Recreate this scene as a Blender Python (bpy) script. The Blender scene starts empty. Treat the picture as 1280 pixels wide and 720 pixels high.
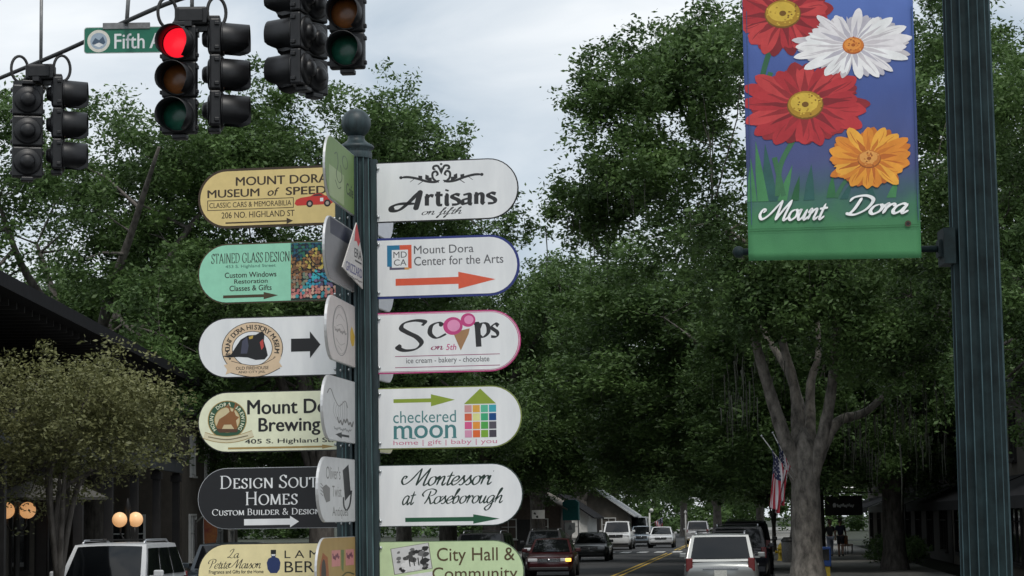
import bpy, bmesh, math, random
import numpy as np
from mathutils import Vector, Matrix
R = math.radians
scn = bpy.context.scene
COL = scn.collection

# ---------------------------------------------------------------- camera, sky, sun, exposure
FPX, PITCH, YAW, ROLL, EYE = 2750.0, math.atan(289.5 / 2750), math.atan(299 / 2750), 0.0143, 2.15
cam_d = bpy.data.cameras.new('camera')
cam_d.sensor_width = 36.0
cam_d.lens = FPX / 1280 * 36
cam_d.clip_start, cam_d.clip_end = 0.1, 5000
cam = bpy.data.objects.new('camera', cam_d)
COL.objects.link(cam)
CM = Matrix.Rotation(YAW, 4, 'Z') @ Matrix.Rotation(R(90) + PITCH, 4, 'X') @ Matrix.Rotation(-ROLL, 4, 'Z')
cam.matrix_world = Matrix.Translation((0, 0, EYE)) @ CM
scn.camera = cam

SUN_EL, SUN_AZ = 60, 200          # degrees; the sun is behind the camera, a little to the right, behind thin cloud
world = bpy.data.worlds.new('World')
scn.world = world
world.use_nodes = True
wn, wl = world.node_tree.nodes, world.node_tree.links
wn.clear()
w_out = wn.new('ShaderNodeOutputWorld')
sky = wn.new('ShaderNodeTexSky')
sky.sky_type = 'NISHITA'
sky.sun_disc = False
sky.sun_elevation = R(SUN_EL)
sky.sun_rotation = R(SUN_AZ - 20)
bg1 = wn.new('ShaderNodeBackground'); bg1.inputs[1].default_value = 0.10
wl.new(sky.outputs[0], bg1.inputs[0])
tc = wn.new('ShaderNodeTexCoord')
mp = wn.new('ShaderNodeMapping'); mp.inputs['Scale'].default_value = (1, 1, 2.2)
wl.new(tc.outputs['Generated'], mp.inputs[0])
n1 = wn.new('ShaderNodeTexNoise'); n1.inputs['Scale'].default_value = 6.5; n1.inputs['Detail'].default_value = 7
n1.inputs['Distortion'].default_value = 0.5
n1.inputs['Roughness'].default_value = 0.5
wl.new(mp.outputs[0], n1.inputs[0])
cr = wn.new('ShaderNodeValToRGB')
cr.color_ramp.elements[0].position = 0.34; cr.color_ramp.elements[0].color = (0.49, 0.57, 0.65, 1)
cr.color_ramp.elements[1].position = 0.66; cr.color_ramp.elements[1].color = (0.90, 0.93, 0.95, 1)
wl.new(n1.outputs[0], cr.inputs[0])
bg2 = wn.new('ShaderNodeBackground'); bg2.inputs[1].default_value = 1.14
wl.new(cr.outputs[0], bg2.inputs[0])
mx = wn.new('ShaderNodeMixShader'); mx.inputs[0].default_value = 0.88
wl.new(bg1.outputs[0], mx.inputs[1]); wl.new(bg2.outputs[0], mx.inputs[2])
wl.new(mx.outputs[0], w_out.inputs[0])

sun_d = bpy.data.lights.new('sun', 'SUN')
sun_d.energy = 1.85
sun_d.angle = R(14)
sun_d.color = (1.0, 0.96, 0.90)
sun = bpy.data.objects.new('sun', sun_d)
COL.objects.link(sun)
sun.location = (10, -20, 40)
sun.rotation_euler = Vector((math.sin(R(SUN_AZ)) * math.cos(R(SUN_EL)) * -1, math.cos(R(SUN_AZ)) * math.cos(R(SUN_EL)), math.sin(R(SUN_EL)))).to_track_quat('Z', 'Y').to_euler()

vs = scn.view_settings
vs.view_transform = 'Standard'; vs.look = 'None'; vs.exposure = 0.0; vs.gamma = 1.0; vs.use_curve_mapping = False
scn.cycles.max_bounces = 6
scn.cycles.transparent_max_bounces = 8

# ---------------------------------------------------------------- measuring: a point on the line of sight at a real depth
def P(px, py, d):
    v = Vector(((px - 640) / FPX * d, -(py - 360) / FPX * d, -d))
    return cam.matrix_world @ v
def at_x(px, d):
    p = P(px, 650, d)
    return p.x, p.y
def hz(px, py, d):                # height of a picture point at depth d
    x, y = at_x(px, d); v = P(px, py, d) - cam.matrix_world.translation
    return EYE + v.z * math.hypot(x, y) / math.hypot(v.x, v.y)

# ---------------------------------------------------------------- materials
MATS = {}
def mat(name, col, rough=0.6, metal=0.0, var=0.12, scale=6.0, coat=0.0, grain=1.0, bump=0.0, emit=None, spec=None, two=None):
    """Principled surface with noise-driven wear in the colour."""
    if name in MATS: return MATS[name]
    m = bpy.data.materials.new(name); m.use_nodes = True
    n, l = m.node_tree.nodes, m.node_tree.links
    b = n['Principled BSDF']
    b.inputs['Roughness'].default_value = rough
    b.inputs['Metallic'].default_value = metal
    if spec is not None: b.inputs['Specular IOR Level'].default_value = spec
    if coat: b.inputs['Coat Weight'].default_value = coat; b.inputs['Coat Roughness'].default_value = 0.08
    t = n.new('ShaderNodeTexCoord'); z = n.new('ShaderNodeTexNoise')
    z.inputs['Scale'].default_value = scale; z.inputs['Detail'].default_value = 6; z.inputs['Roughness'].default_value = 0.65
    if grain != 1.0:
        g = n.new('ShaderNodeMapping'); g.inputs['Scale'].default_value = (1, 1, grain); l.new(t.outputs['Object'], g.inputs[0]); l.new(g.outputs[0], z.inputs['Vector'])
    else: l.new(t.outputs['Object'], z.inputs['Vector'])
    r = n.new('ShaderNodeValToRGB')
    c2 = two if two else tuple(min(1, c * (1 + var)) for c in col)
    r.color_ramp.elements[0].position = 0.32; r.color_ramp.elements[0].color = (*[c * (1 - var) for c in col], 1)
    r.color_ramp.elements[1].position = 0.68; r.color_ramp.elements[1].color = (*c2, 1)
    l.new(z.outputs[0], r.inputs[0]); l.new(r.outputs[0], b.inputs['Base Color'])
    if bump:
        bp = n.new('ShaderNodeBump'); bp.inputs['Strength'].default_value = bump
        l.new(z.outputs[0], bp.inputs['Height']); l.new(bp.outputs[0], b.inputs['Normal'])
    if emit:
        b.inputs['Emission Color'].default_value = (*emit[:3], 1); b.inputs['Emission Strength'].default_value = emit[3]
    MATS[name] = m
    return m
def s2l(r, g, b):                 # 8-bit colour as painted -> linear
    f = lambda c: (c / 255 / 12.92) if c <= 10 else ((c / 255 + 0.055) / 1.055) ** 2.4
    return (f(r), f(g), f(b))
def ink(r, g, b, k=1.0):
    """printed vinyl colour on a sign"""
    c = tuple(x * k for x in s2l(r, g, b))
    return mat('ink_%d_%d_%d' % (r, g, b), c, 0.45, var=0.06, scale=25)

def leaf_mat(name, c0, c1, trans=0.25):
    m = bpy.data.materials.new(name); m.use_nodes = True
    n, l = m.node_tree.nodes, m.node_tree.links
    b = n['Principled BSDF']; out = n['Material Output']
    b.inputs['Roughness'].default_value = 0.5
    b.inputs['Specular IOR Level'].default_value = 0.35
    g = n.new('ShaderNodeNewGeometry')
    t = n.new('ShaderNodeTexCoord'); z = n.new('ShaderNodeTexNoise'); z.inputs['Scale'].default_value = 0.45; z.inputs['Detail'].default_value = 3
    l.new(t.outputs['Object'], z.inputs['Vector'])
    a = n.new('ShaderNodeMath'); a.operation = 'MULTIPLY_ADD'; a.inputs[1].default_value = 0.3
    l.new(g.outputs['Random Per Island'], a.inputs[0])
    sb = n.new('ShaderNodeMath'); sb.operation = 'MULTIPLY_ADD'; sb.inputs[1].default_value = 1.5; sb.inputs[2].default_value = -0.40
    l.new(z.outputs[0], sb.inputs[0]); l.new(sb.outputs[0], a.inputs[2])
    r = n.new('ShaderNodeValToRGB')
    r.color_ramp.elements[0].position = 0.1; r.color_ramp.elements[0].color = (*c0, 1)
    r.color_ramp.elements[1].position = 0.95; r.color_ramp.elements[1].color = (*c1, 1)
    l.new(a.outputs[0], r.inputs[0]); l.new(r.outputs[0], b.inputs['Base Color'])
    tr = n.new('ShaderNodeBsdfTranslucent'); l.new(r.outputs[0], tr.inputs[0])
    ms = n.new('ShaderNodeMixShader'); ms.inputs[0].default_value = trans
    l.new(b.outputs[0], ms.inputs[1]); l.new(tr.outputs[0], ms.inputs[2]); l.new(ms.outputs[0], out.inputs[0])
    MATS[name] = m
    return m

M = dict(
    iron=mat('patina_iron', (0.016, 0.029, 0.034), 0.5, 0.1, var=0.35, scale=40, two=(0.036, 0.062, 0.068), bump=0.08, grain=.12),
    lamp_iron=mat('lamp_iron', (0.006, 0.015, 0.017), 0.6, 0.0, var=0.45, scale=14, two=(0.013, 0.027, 0.030), bump=0.05, spec=0.2),
    bolt=mat('zinc_bolt', (0.45, 0.47, 0.48), 0.35, 0.9, var=0.1),
    signal=mat('black_housing', (0.006, 0.006, 0.007), 0.45, var=0.4, scale=9, two=(0.013, 0.013, 0.015)),
    wire=mat('weathered_wire', (0.03, 0.03, 0.03), 0.7, var=0.3, scale=30),
    galv=mat('galvanised', (0.22, 0.22, 0.22), 0.55, 0.5, var=0.25, scale=18),
    asphalt=mat('asphalt', (0.045, 0.046, 0.048), 0.92, var=0.25, scale=1.5, bump=0.1),
    concrete=mat('concrete', (0.20, 0.195, 0.18), 0.9, var=0.15, scale=1.2, bump=0.08),
    soil=mat('grassy_soil', (0.020, 0.026, 0.012), 0.95, var=0.4, scale=0.8),
    white_paint=mat('road_white', (0.62, 0.62, 0.60), 0.8, var=0.2, scale=5),
    yellow_paint=mat('road_yellow', (0.55, 0.36, 0.05), 0.8, var=0.2, scale=5),
    glass=mat('dark_glass', (0.006, 0.007, 0.008), 0.05, var=0.1, spec=0.5),
    tyre=mat('tyre', (0.015, 0.015, 0.015), 0.85, var=0.2),
    rim=mat('alloy_rim', (0.42, 0.43, 0.45), 0.3, 0.8, var=0.1),
    chrome=mat('chrome', (0.6, 0.6, 0.62), 0.15, 1.0, var=0.05),
    black=mat('black_trim', (0.012, 0.012, 0.012), 0.5, var=0.2),
    lamp_glass=mat('headlamp', (0.65, 0.66, 0.68), 0.12, var=0.05, coat=0.5),
    red_glass=mat('tail_red', (0.13, 0.010, 0.010), 0.2, var=0.1, coat=0.5),
    bark=mat('oak_bark', (0.075, 0.064, 0.055), 0.95, var=0.45, scale=7, two=(0.15, 0.135, 0.12), bump=0.6, grain=0.3),
    pale_bark=mat('pale_oak_bark', (0.075, 0.068, 0.058), 0.95, var=0.5, scale=5, two=(0.25, 0.225, 0.195), bump=1.0, grain=0.5),
    moss=mat('spanish_moss', (0.075, 0.078, 0.062), 0.95, var=0.3, scale=2),
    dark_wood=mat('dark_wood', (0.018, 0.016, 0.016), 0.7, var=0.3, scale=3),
    roof_dark=mat('dark_roof', (0.010, 0.010, 0.012), 0.85, var=0.35, scale=5, spec=0.2),
    stucco=mat('grey_stucco', (0.085, 0.075, 0.062), 0.9, var=0.2, scale=2.5),
    white_wood=mat('white_boards', (0.6, 0.6, 0.58), 0.7, var=0.1, scale=3),
    brick=mat('old_brick', (0.085, 0.040, 0.032), 0.9, var=0.35, scale=9),
)
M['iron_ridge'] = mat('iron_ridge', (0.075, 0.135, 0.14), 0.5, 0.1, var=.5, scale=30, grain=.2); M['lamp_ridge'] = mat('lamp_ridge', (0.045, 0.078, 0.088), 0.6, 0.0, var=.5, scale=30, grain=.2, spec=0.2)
M['leaf'] = leaf_mat('oak_leaves', (0.028, 0.058, 0.017), (0.140, 0.235, 0.068), 0.32)
M['leaf2'] = leaf_mat('yellow_green_leaves', (0.085, 0.095, 0.035), (0.27, 0.275, 0.115))
M['leaf3'] = leaf_mat('bright_leaves', (0.05, 0.09, 0.02), (0.13, 0.20, 0.05))

# ---------------------------------------------------------------- objects
def tag(o, label=None, cat=None, group=None, kind=None):
    if label: o['label'] = label
    if cat: o['category'] = cat
    if group: o['group'] = group
    if kind: o['kind'] = kind
    return o
def thing(name, label, cat, loc=(0, 0, 0), rz=0.0, group=None):
    o = bpy.data.objects.new(name, None)
    o.empty_display_size = 0.2
    COL.objects.link(o)
    o.location = loc; o.rotation_euler = (0, 0, rz)
    return tag(o, label, cat, group)
def copy_tree(o, parent=None):
    c = o.copy(); COL.objects.link(c); c.parent = parent
    for ch in list(o.children): copy_tree(ch, c)
    return c

class MB:
    """collects shapes, builds one mesh object"""
    def __init__(s): s.v = []; s.f = []; s.sm = []; s.mi = []; s.cur = 0
    def add(s, vs, fs, smooth=False):
        k = len(s.v); s.v += [tuple(v) for v in vs]
        for f in fs: s.f.append([i + k for i in f]); s.sm.append(smooth); s.mi.append(s.cur)
        return s
    def box(s, c, d, rot=None):
        x, y, z = [q / 2 for q in d]
        vs = [Vector((a * x, b * y, e * z)) for a in (-1, 1) for b in (-1, 1) for e in (-1, 1)]
        if rot is not None: vs = [rot @ v for v in vs]
        c = Vector(c)
        return s.add([v + c for v in vs], [(0, 1, 3, 2), (4, 6, 7, 5), (0, 4, 5, 1), (2, 3, 7, 6), (0, 2, 6, 4), (1, 5, 7, 3)])
    def bbox(s, c, d, b=0.02):            # box with chamfered upright and level edges
        bm = bmesh.new(); bmesh.ops.create_cube(bm, size=1)
        for v in bm.verts: v.co = Vector((v.co.x * d[0], v.co.y * d[1], v.co.z * d[2]))
        bmesh.ops.bevel(bm, geom=bm.edges[:], offset=b, segments=2, profile=0.5, affect='EDGES')
        bm.verts.index_update(); c = Vector(c)
        s.add([v.co + c for v in bm.verts], [[v.index for v in f.verts] for f in bm.faces], False); bm.free(); return s
    def tube(s, pts, rad, n=10, cap=True, smooth=True):
        pts = [Vector(p) for p in pts]
        if not hasattr(rad, '__len__'): rad = [rad] * len(pts)
        vs, fs = [], []
        up = None
        for i, p in enumerate(pts):
            t = (pts[min(i + 1, len(pts) - 1)] - pts[max(i - 1, 0)]).normalized()
            if up is None or abs(up.dot(t)) > 0.97:
                up = Vector((0, 0, 1)) if abs(t.z) < 0.9 else Vector((1, 0, 0))
            a = t.cross(up).normalized(); b = a.cross(t).normalized(); up = b
            for k in range(n):
                q = 2 * math.pi * k / n
                vs.append(p + (a * math.cos(q) + b * math.sin(q)) * rad[i])
        for i in range(len(pts) - 1):
            for k in range(n):
                fs.append((i * n + k, i * n + (k + 1) % n, (i + 1) * n + (k + 1) % n, (i + 1) * n + k))
        s.add(vs, fs, smooth)
        if cap:
            m = len(s.v) - len(vs)
            s.f.append([m + k for k in range(n)][::-1]); s.f.append([m + (len(pts) - 1) * n + k for k in range(n)])
            s.sm += [False, False]; s.mi += [s.cur] * 2
        return s
    def lathe(s, prof, n=24, c=(0, 0, 0), flute=0, depth=0.0, smooth=True, axis=None):
        c = Vector(c); vs, fs = [], []
        for (r, z) in prof:
            for k in range(n):
                q = 2 * math.pi * k / n
                rr = r * (1 - depth * abs(math.sin(q * flute / 2)) ** 0.9) if flute else r
                v = Vector((rr * math.cos(q), rr * math.sin(q), z))
                if axis is not None: v = axis @ v
                vs.append(v + c)
        for i in range(len(prof) - 1):
            for k in range(n): fs.append((i * n + k, i * n + (k + 1) % n, (i + 1) * n + (k + 1) % n, (i + 1) * n + k))
        s.add(vs, fs, smooth)
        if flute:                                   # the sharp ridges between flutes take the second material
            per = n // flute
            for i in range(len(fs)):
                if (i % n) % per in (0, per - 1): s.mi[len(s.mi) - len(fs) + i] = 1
        return s
    def ball(s, c, r, n=20, sc=(1, 1, 1)):
        prof = [(max(1e-4, r * math.sin(math.pi * i / (n // 2))), -r * math.cos(math.pi * i / (n // 2))) for i in range(n // 2 + 1)]
        c = Vector(c); vs, fs = [], []
        for (rr, z) in prof:
            for k in range(n):
                q = 2 * math.pi * k / n; vs.append(c + Vector((rr * math.cos(q) * sc[0], rr * math.sin(q) * sc[1], z * sc[2])))
        for i in range(len(prof) - 1):
            for k in range(n): fs.append((i * n + k, i * n + (k + 1) % n, (i + 1) * n + (k + 1) % n, (i + 1) * n + k))
        return s.add(vs, fs, True)
    def prism(s, poly, y0, y1):           # polygon in x,z pushed along y
        n = len(poly)
        vs = [(x, y0, z) for x, z in poly] + [(x, y1, z) for x, z in poly]
        fs = [list(range(n)), list(range(2 * n - 1, n - 1, -1))] + [(i, (i + 1) % n, n + (i + 1) % n, n + i) for i in range(n)]
        return s.add(vs, fs)
    def build(s, name, mats, parent=None, label=None):
        me = bpy.data.meshes.new(name)
        me.from_pydata(s.v, [], s.f)
        if not isinstance(mats, (list, tuple)): mats = [mats]
        for m in mats: me.materials.append(m)
        me.polygons.foreach_set('use_smooth', s.sm)
        me.polygons.foreach_set('material_index', s.mi)
        me.update()
        bm = bmesh.new(); bm.from_mesh(me); bmesh.ops.recalc_face_normals(bm, faces=bm.faces[:]); bm.to_mesh(me); bm.free()
        o = bpy.data.objects.new(name, me); COL.objects.link(o)
        if parent: o.parent = parent
        if label: o['label'] = label
        return o

def quads(name, verts, mats, smooth=False):
    """fast mesh of separate quads from an (N,4,3) array"""
    n = len(verts)
    me = bpy.data.meshes.new(name)
    me.vertices.add(n * 4); me.vertices.foreach_set('co', np.ascontiguousarray(verts, dtype=np.float32).ravel())
    me.loops.add(n * 4); me.loops.foreach_set('vertex_index', np.arange(n * 4, dtype=np.int32))
    me.polygons.add(n); me.polygons.foreach_set('loop_start', np.arange(0, n * 4, 4, dtype=np.int32))
    me.update(calc_edges=True); me.validate()
    me.materials.append(mats)
    return me
# ---------------------------------------------------------------- ground and roads
def sheet(name, x0, x1, y0, y1, z, m):
    o = MB().add([(x0, y0, z), (x1, y0, z), (x1, y1, z), (x0, y1, z)], [(0, 1, 2, 3)]).build(name, m)
    return tag(o, kind='structure')
sheet('ground', -1500, 1500, -300, 3000, -0.02, M['soil'])
sheet('road', -11.2, 0.6, 27, 700, 0.0, M['asphalt'])
sheet('cross_road', -120, 120, 11, 27, 0.0, M['asphalt'])
def slab(name, x0, x1, y0, y1, z0, z1, m):
    return tag(MB().box(((x0 + x1) / 2, (y0 + y1) / 2, (z0 + z1) / 2), (x1 - x0, y1 - y0, z1 - z0)).build(name, m), kind='structure')
slab('pavement', 0.6, 6.4, 27.2, 400, -0.1, 0.13, M['concrete'])
slab('pavement', -16, -11.2, 27.2, 400, -0.1, 0.13, M['concrete'])
slab('pavement', -4.5, 12, -8, 10.8, -0.1, 0.13, M['concrete'])
mk = MB()
for dx in (-0.14, 0.14):
    mk.add([(-5.24 + dx - 0.06, 34, 0.004), (-5.24 + dx + 0.06, 34, 0.004), (-5.24 + dx + 0.06, 134, 0.004), (-5.24 + dx - 0.06, 134, 0.004)], [(0, 1, 2, 3)])
    mk.add([(-5.24 + dx - 0.06, 146, 0.004), (-5.24 + dx + 0.06, 146, 0.004), (-5.24 + dx + 0.06, 400, 0.004), (-5.24 + dx - 0.06, 400, 0.004)], [(0, 1, 2, 3)])
tag(mk.build('road_centre_line', M['yellow_paint']), kind='structure')
mk = MB()
for cy, l in ((31, 3.0), (139, 4.5)):
    for i in range(11):
        x = -10.6 + i * 1.07
        mk.add([(x, cy - l / 2, 0.004), (x + 0.6, cy - l / 2, 0.004), (x + 0.6, cy + l / 2, 0.004), (x, cy + l / 2, 0.004)], [(0, 1, 2, 3)])
for i in range(14):
    y = 44 + i * 6.5
    mk.add([(-1.75, y, 0.004), (0.5, y, 0.004), (0.5, y + 0.1, 0.004), (-1.75, y + 0.1, 0.004)], [(0, 1, 2, 3)])
    mk.add([(-11.1, y, 0.004), (-8.85, y, 0.004), (-8.85, y + 0.1, 0.004), (-11.1, y + 0.1, 0.004)], [(0, 1, 2, 3)])
tag(mk.build('road_markings', M['white_paint']), kind='structure')

# ---------------------------------------------------------------- lettering
_tc = {}
def glyphs(s, bold=0.0):
    """built-in font -> (verts, faces), not fitted"""
    key = (s, bold)
    if key in _tc: return _tc[key]
    cu = bpy.data.curves.new('text', 'FONT'); cu.body = s; cu.resolution_u = 4
    ob = bpy.data.objects.new('text', cu); COL.objects.link(ob)
    bpy.context.view_layer.update()
    me = bpy.data.meshes.new_from_object(ob.evaluated_get(bpy.context.evaluated_depsgraph_get()))
    vs = [(v.co.x, v.co.y) for v in me.vertices]; fs = [list(p.vertices) for p in me.polygons]
    bpy.data.objects.remove(ob); bpy.data.curves.remove(cu); bpy.data.meshes.remove(me)
    if bold:                                     # heavier stroke: the same letters laid again a hair to each side
        n = len(vs); v0, f0 = list(vs), list(fs); vs, fs = [], []
        for i, (dx, dy) in enumerate(((-bold, 0), (bold, 0), (0, -bold * .5), (0, bold * .5))):
            vs += [(x + dx, y + dy) for x, y in v0]; fs += [[q + n * i for q in f] for f in f0]
    _tc[key] = (vs, fs)
    return vs, fs
def crom(pts, k=7, closed=False):
    """smooth line through points"""
    n = len(pts)
    if n < 3: return [Vector(p) for p in pts]
    out = []
    for i in range(n - 1):
        p0 = Vector(pts[max(i - 1, 0)]); p1 = Vector(pts[i]); p2 = Vector(pts[i + 1]); p3 = Vector(pts[min(i + 2, n - 1)])
        for j in range(k):
            t = j / k
            out.append(0.5 * ((2 * p1) + (p2 - p0) * t + (2 * p0 - 5 * p1 + 4 * p2 - p3) * t * t + (3 * p1 - p0 - 3 * p2 + p3) * t ** 3))
    out.append(Vector(pts[-1]))
    return out
def ribbon(pts, wf):
    """polyline -> quads; wf(direction, t) gives the half width"""
    vs, fs = [], []
    n = len(pts)
    for i in range(n):
        d = (pts[min(i + 1, n - 1)] - pts[max(i - 1, 0)])
        if d.length < 1e-9: d = Vector((1, 0))
        d.normalize(); w = wf(d, i / (n - 1)); nn = Vector((-d.y, d.x)) * w
        vs += [pts[i] + nn, pts[i] - nn]
    for i in range(n - 1): fs.append((2 * i, 2 * i + 1, 2 * i + 3, 2 * i + 2))
    return [(v.x, v.y) for v in vs], fs
def nib(thick, thin, ang=-75, pw=1.5, taper=0.0):
    m = Vector((math.cos(R(ang)), math.sin(R(ang))))
    def wf(d, t):
        w = thin + (thick - thin) * abs(d.dot(m)) ** pw
        if taper: w *= min(1, 0.25 + min(t, 1 - t) / taper)
        return w
    return wf
_bowl = [(.85, .85), (.55, 1), (.18, .75), (.1, .3), (.35, 0), (.7, .3), (.88, .95)]
SCRIPT = {
 'a': ([_bowl, [(.9, 1), (.84, .3), (.97, 0), (1.25, .3)]], 1.12),
 'o': ([[(.5, 1), (.17, .78), (.12, .28), (.45, 0), (.82, .3), (.8, .8), (.5, 1)], [(.6, .985), (.85, .86), (1.12, 1.0)]], .98),
 'n': ([[(-.05, .6), (.12, 1), (.2, .8), (.18, 0)], [(.19, .4), (.45, .9), (.7, .97), (.76, .6), (.74, .2), (.9, 0), (1.15, .3)]], 1.05),
 't': ([[(.36, 1.5), (.28, .3), (.42, 0), (.72, .3)], [(-.06, .98), (.3, 1.04), (.74, 1.1)]], .64),
 'e': ([[(.08, .42), (.55, .5), (.74, .8), (.5, 1), (.15, .7), (.1, .25), (.42, 0), (.92, .35)]], .82),
 's': ([[(-.1, .15), (.25, .7), (.42, 1.05), (.45, .75), (.66, .35), (.45, 0), (.12, .1)], [(.5, .0), (.85, .3)]], .75),
 'r': ([[(-.08, .6), (.12, 1.04), (.2, .85), (.18, .0)], [(.19, .5), (.36, .88), (.54, 1.0), (.68, .9), (.66, .74)]], .74),
 'i': ([[(-.05, .6), (.16, 1), (.16, .25), (.3, 0), (.58, .3)], [(.3, 1.42), (.3, 1.56)]], .5),
 'b': ([[(-.05, .5), (.4, 1.7), (.3, 1.95), (.17, 1.6), (.15, .3), (.38, 0), (.75, .25), (.75, .75), (.5, 1), (.2, .6)], [(.7, .85), (1.0, .85)]], .95),
 'u': ([[(-.05, .6), (.13, 1), (.13, .3), (.33, 0), (.62, .3), (.74, 1)], [(.76, 1), (.74, .25), (.9, 0), (1.15, .3)]], 1.05),
 'g': ([_bowl, [(.9, 1), (.84, -.5), (.5, -.95), (.15, -.65), (.6, -.15), (1.2, .3)]], 1.1),
 'h': ([[(-.05, .4), (.42, 1.7), (.32, 1.95), (.18, 1.5), (.16, 0)], [(.18, .4), (.45, .9), (.7, .97), (.75, .6), (.74, .2), (.9, 0), (1.15, .3)]], 1.05),
 'f': ([[(-.1, .3), (.45, 1.6), (.36, 1.95), (.22, 1.5), (.2, -.6), (.06, -.95), (.06, -.5), (.4, .0), (.7, .3)], [(.0, .95), (.5, 1.0)]], .62),
 'p': ([[(.2, 1.05), (.18, -.9)], [(.2, .55), (.5, 1), (.8, .7), (.75, .2), (.45, 0), (.2, .25)]], .95),
 'c': ([[(.75, .75), (.5, 1), (.14, .72), (.12, .25), (.42, 0), (.88, .3)]], .82),
 'M': ([[(-.75, .75), (-.62, 1.0), (-.9, 1.05), (-1.0, .55), (-.6, .15), (.0, .6), (.75, 1.95)], [(.75, 1.95), (.8, 1.0), (.82, 0)], [(.82, 0), (1.25, 1.0), (1.75, 1.95)], [(1.75, 1.95), (1.62, .4), (1.75, 0), (2.1, .3)]], 2.0),
 'R': ([[(.55, 1.75), (.5, .6), (.3, 0)], [(-.1, .95), (-.42, 1.3), (-.1, 1.8), (.6, 1.98), (1.25, 1.75), (1.2, 1.25), (.55, .98)], [(.55, .98), (.9, .45), (1.2, 0), (1.55, .3)]], 1.45),
 'P': ([[(.55, 1.75), (.5, .6), (.3, 0)], [(-.1, .95), (-.35, 1.3), (-.05, 1.8), (.6, 1.98), (1.2, 1.75), (1.15, 1.2), (.6, .95)]], 1.3),
 'A': ([[(1.0, 1.95), (.6, .9), (.15, .1), (-.3, .05), (-.4, .45), (.1, .68), (1.1, .62)], [(1.0, 1.95), (1.1, .9), (1.15, 0)]], 1.42),
 'D': ([[(.5, 1.75), (.45, .6), (.25, .05)], [(-.25, 1.35), (-.1, 1.8), (.7, 1.95), (1.45, 1.5), (1.4, .6), (.8, .02), (.25, .05), (.0, .25)]], 1.65),
 'S': ([[(1.05, 1.45), (1.15, 1.75), (.8, 1.95), (.4, 1.6), (.6, 1.1), (.95, .6), (.8, .1), (.35, 0), (.05, .3), (.25, .5)]], 1.25),
 'L': ([[(.1, 1.25), (.2, 1.6), (.65, 1.95), (.8, 1.6), (.5, .7), (.1, .08), (.0, .25), (.45, .15), (1.0, .0), (1.25, .25)]], 1.25),
}
def script(s, thick, thin, shear=0.35, ang=-75, space=1.0, taper=0.12):
    """list of stroke meshes for a word in a joined hand"""
    out, x = [], 0
    for ch in s:
        if ch == ' ': x += 0.75; continue
        st, adv = SCRIPT[ch]
        for pts in st:
            q = crom([(px + x + py * shear, py) for px, py in pts])
            out.append(ribbon(q, nib(thick, thin, ang, 1.5, taper)))
        x += adv * space
    return out
_arc = lambda cx, cy, rx, ry, a0, a1, n=14: [(cx + rx * math.cos(R(a0 + (a1 - a0) * i / n)), cy + ry * math.sin(R(a0 + (a1 - a0) * i / n))) for i in range(n + 1)]
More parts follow.
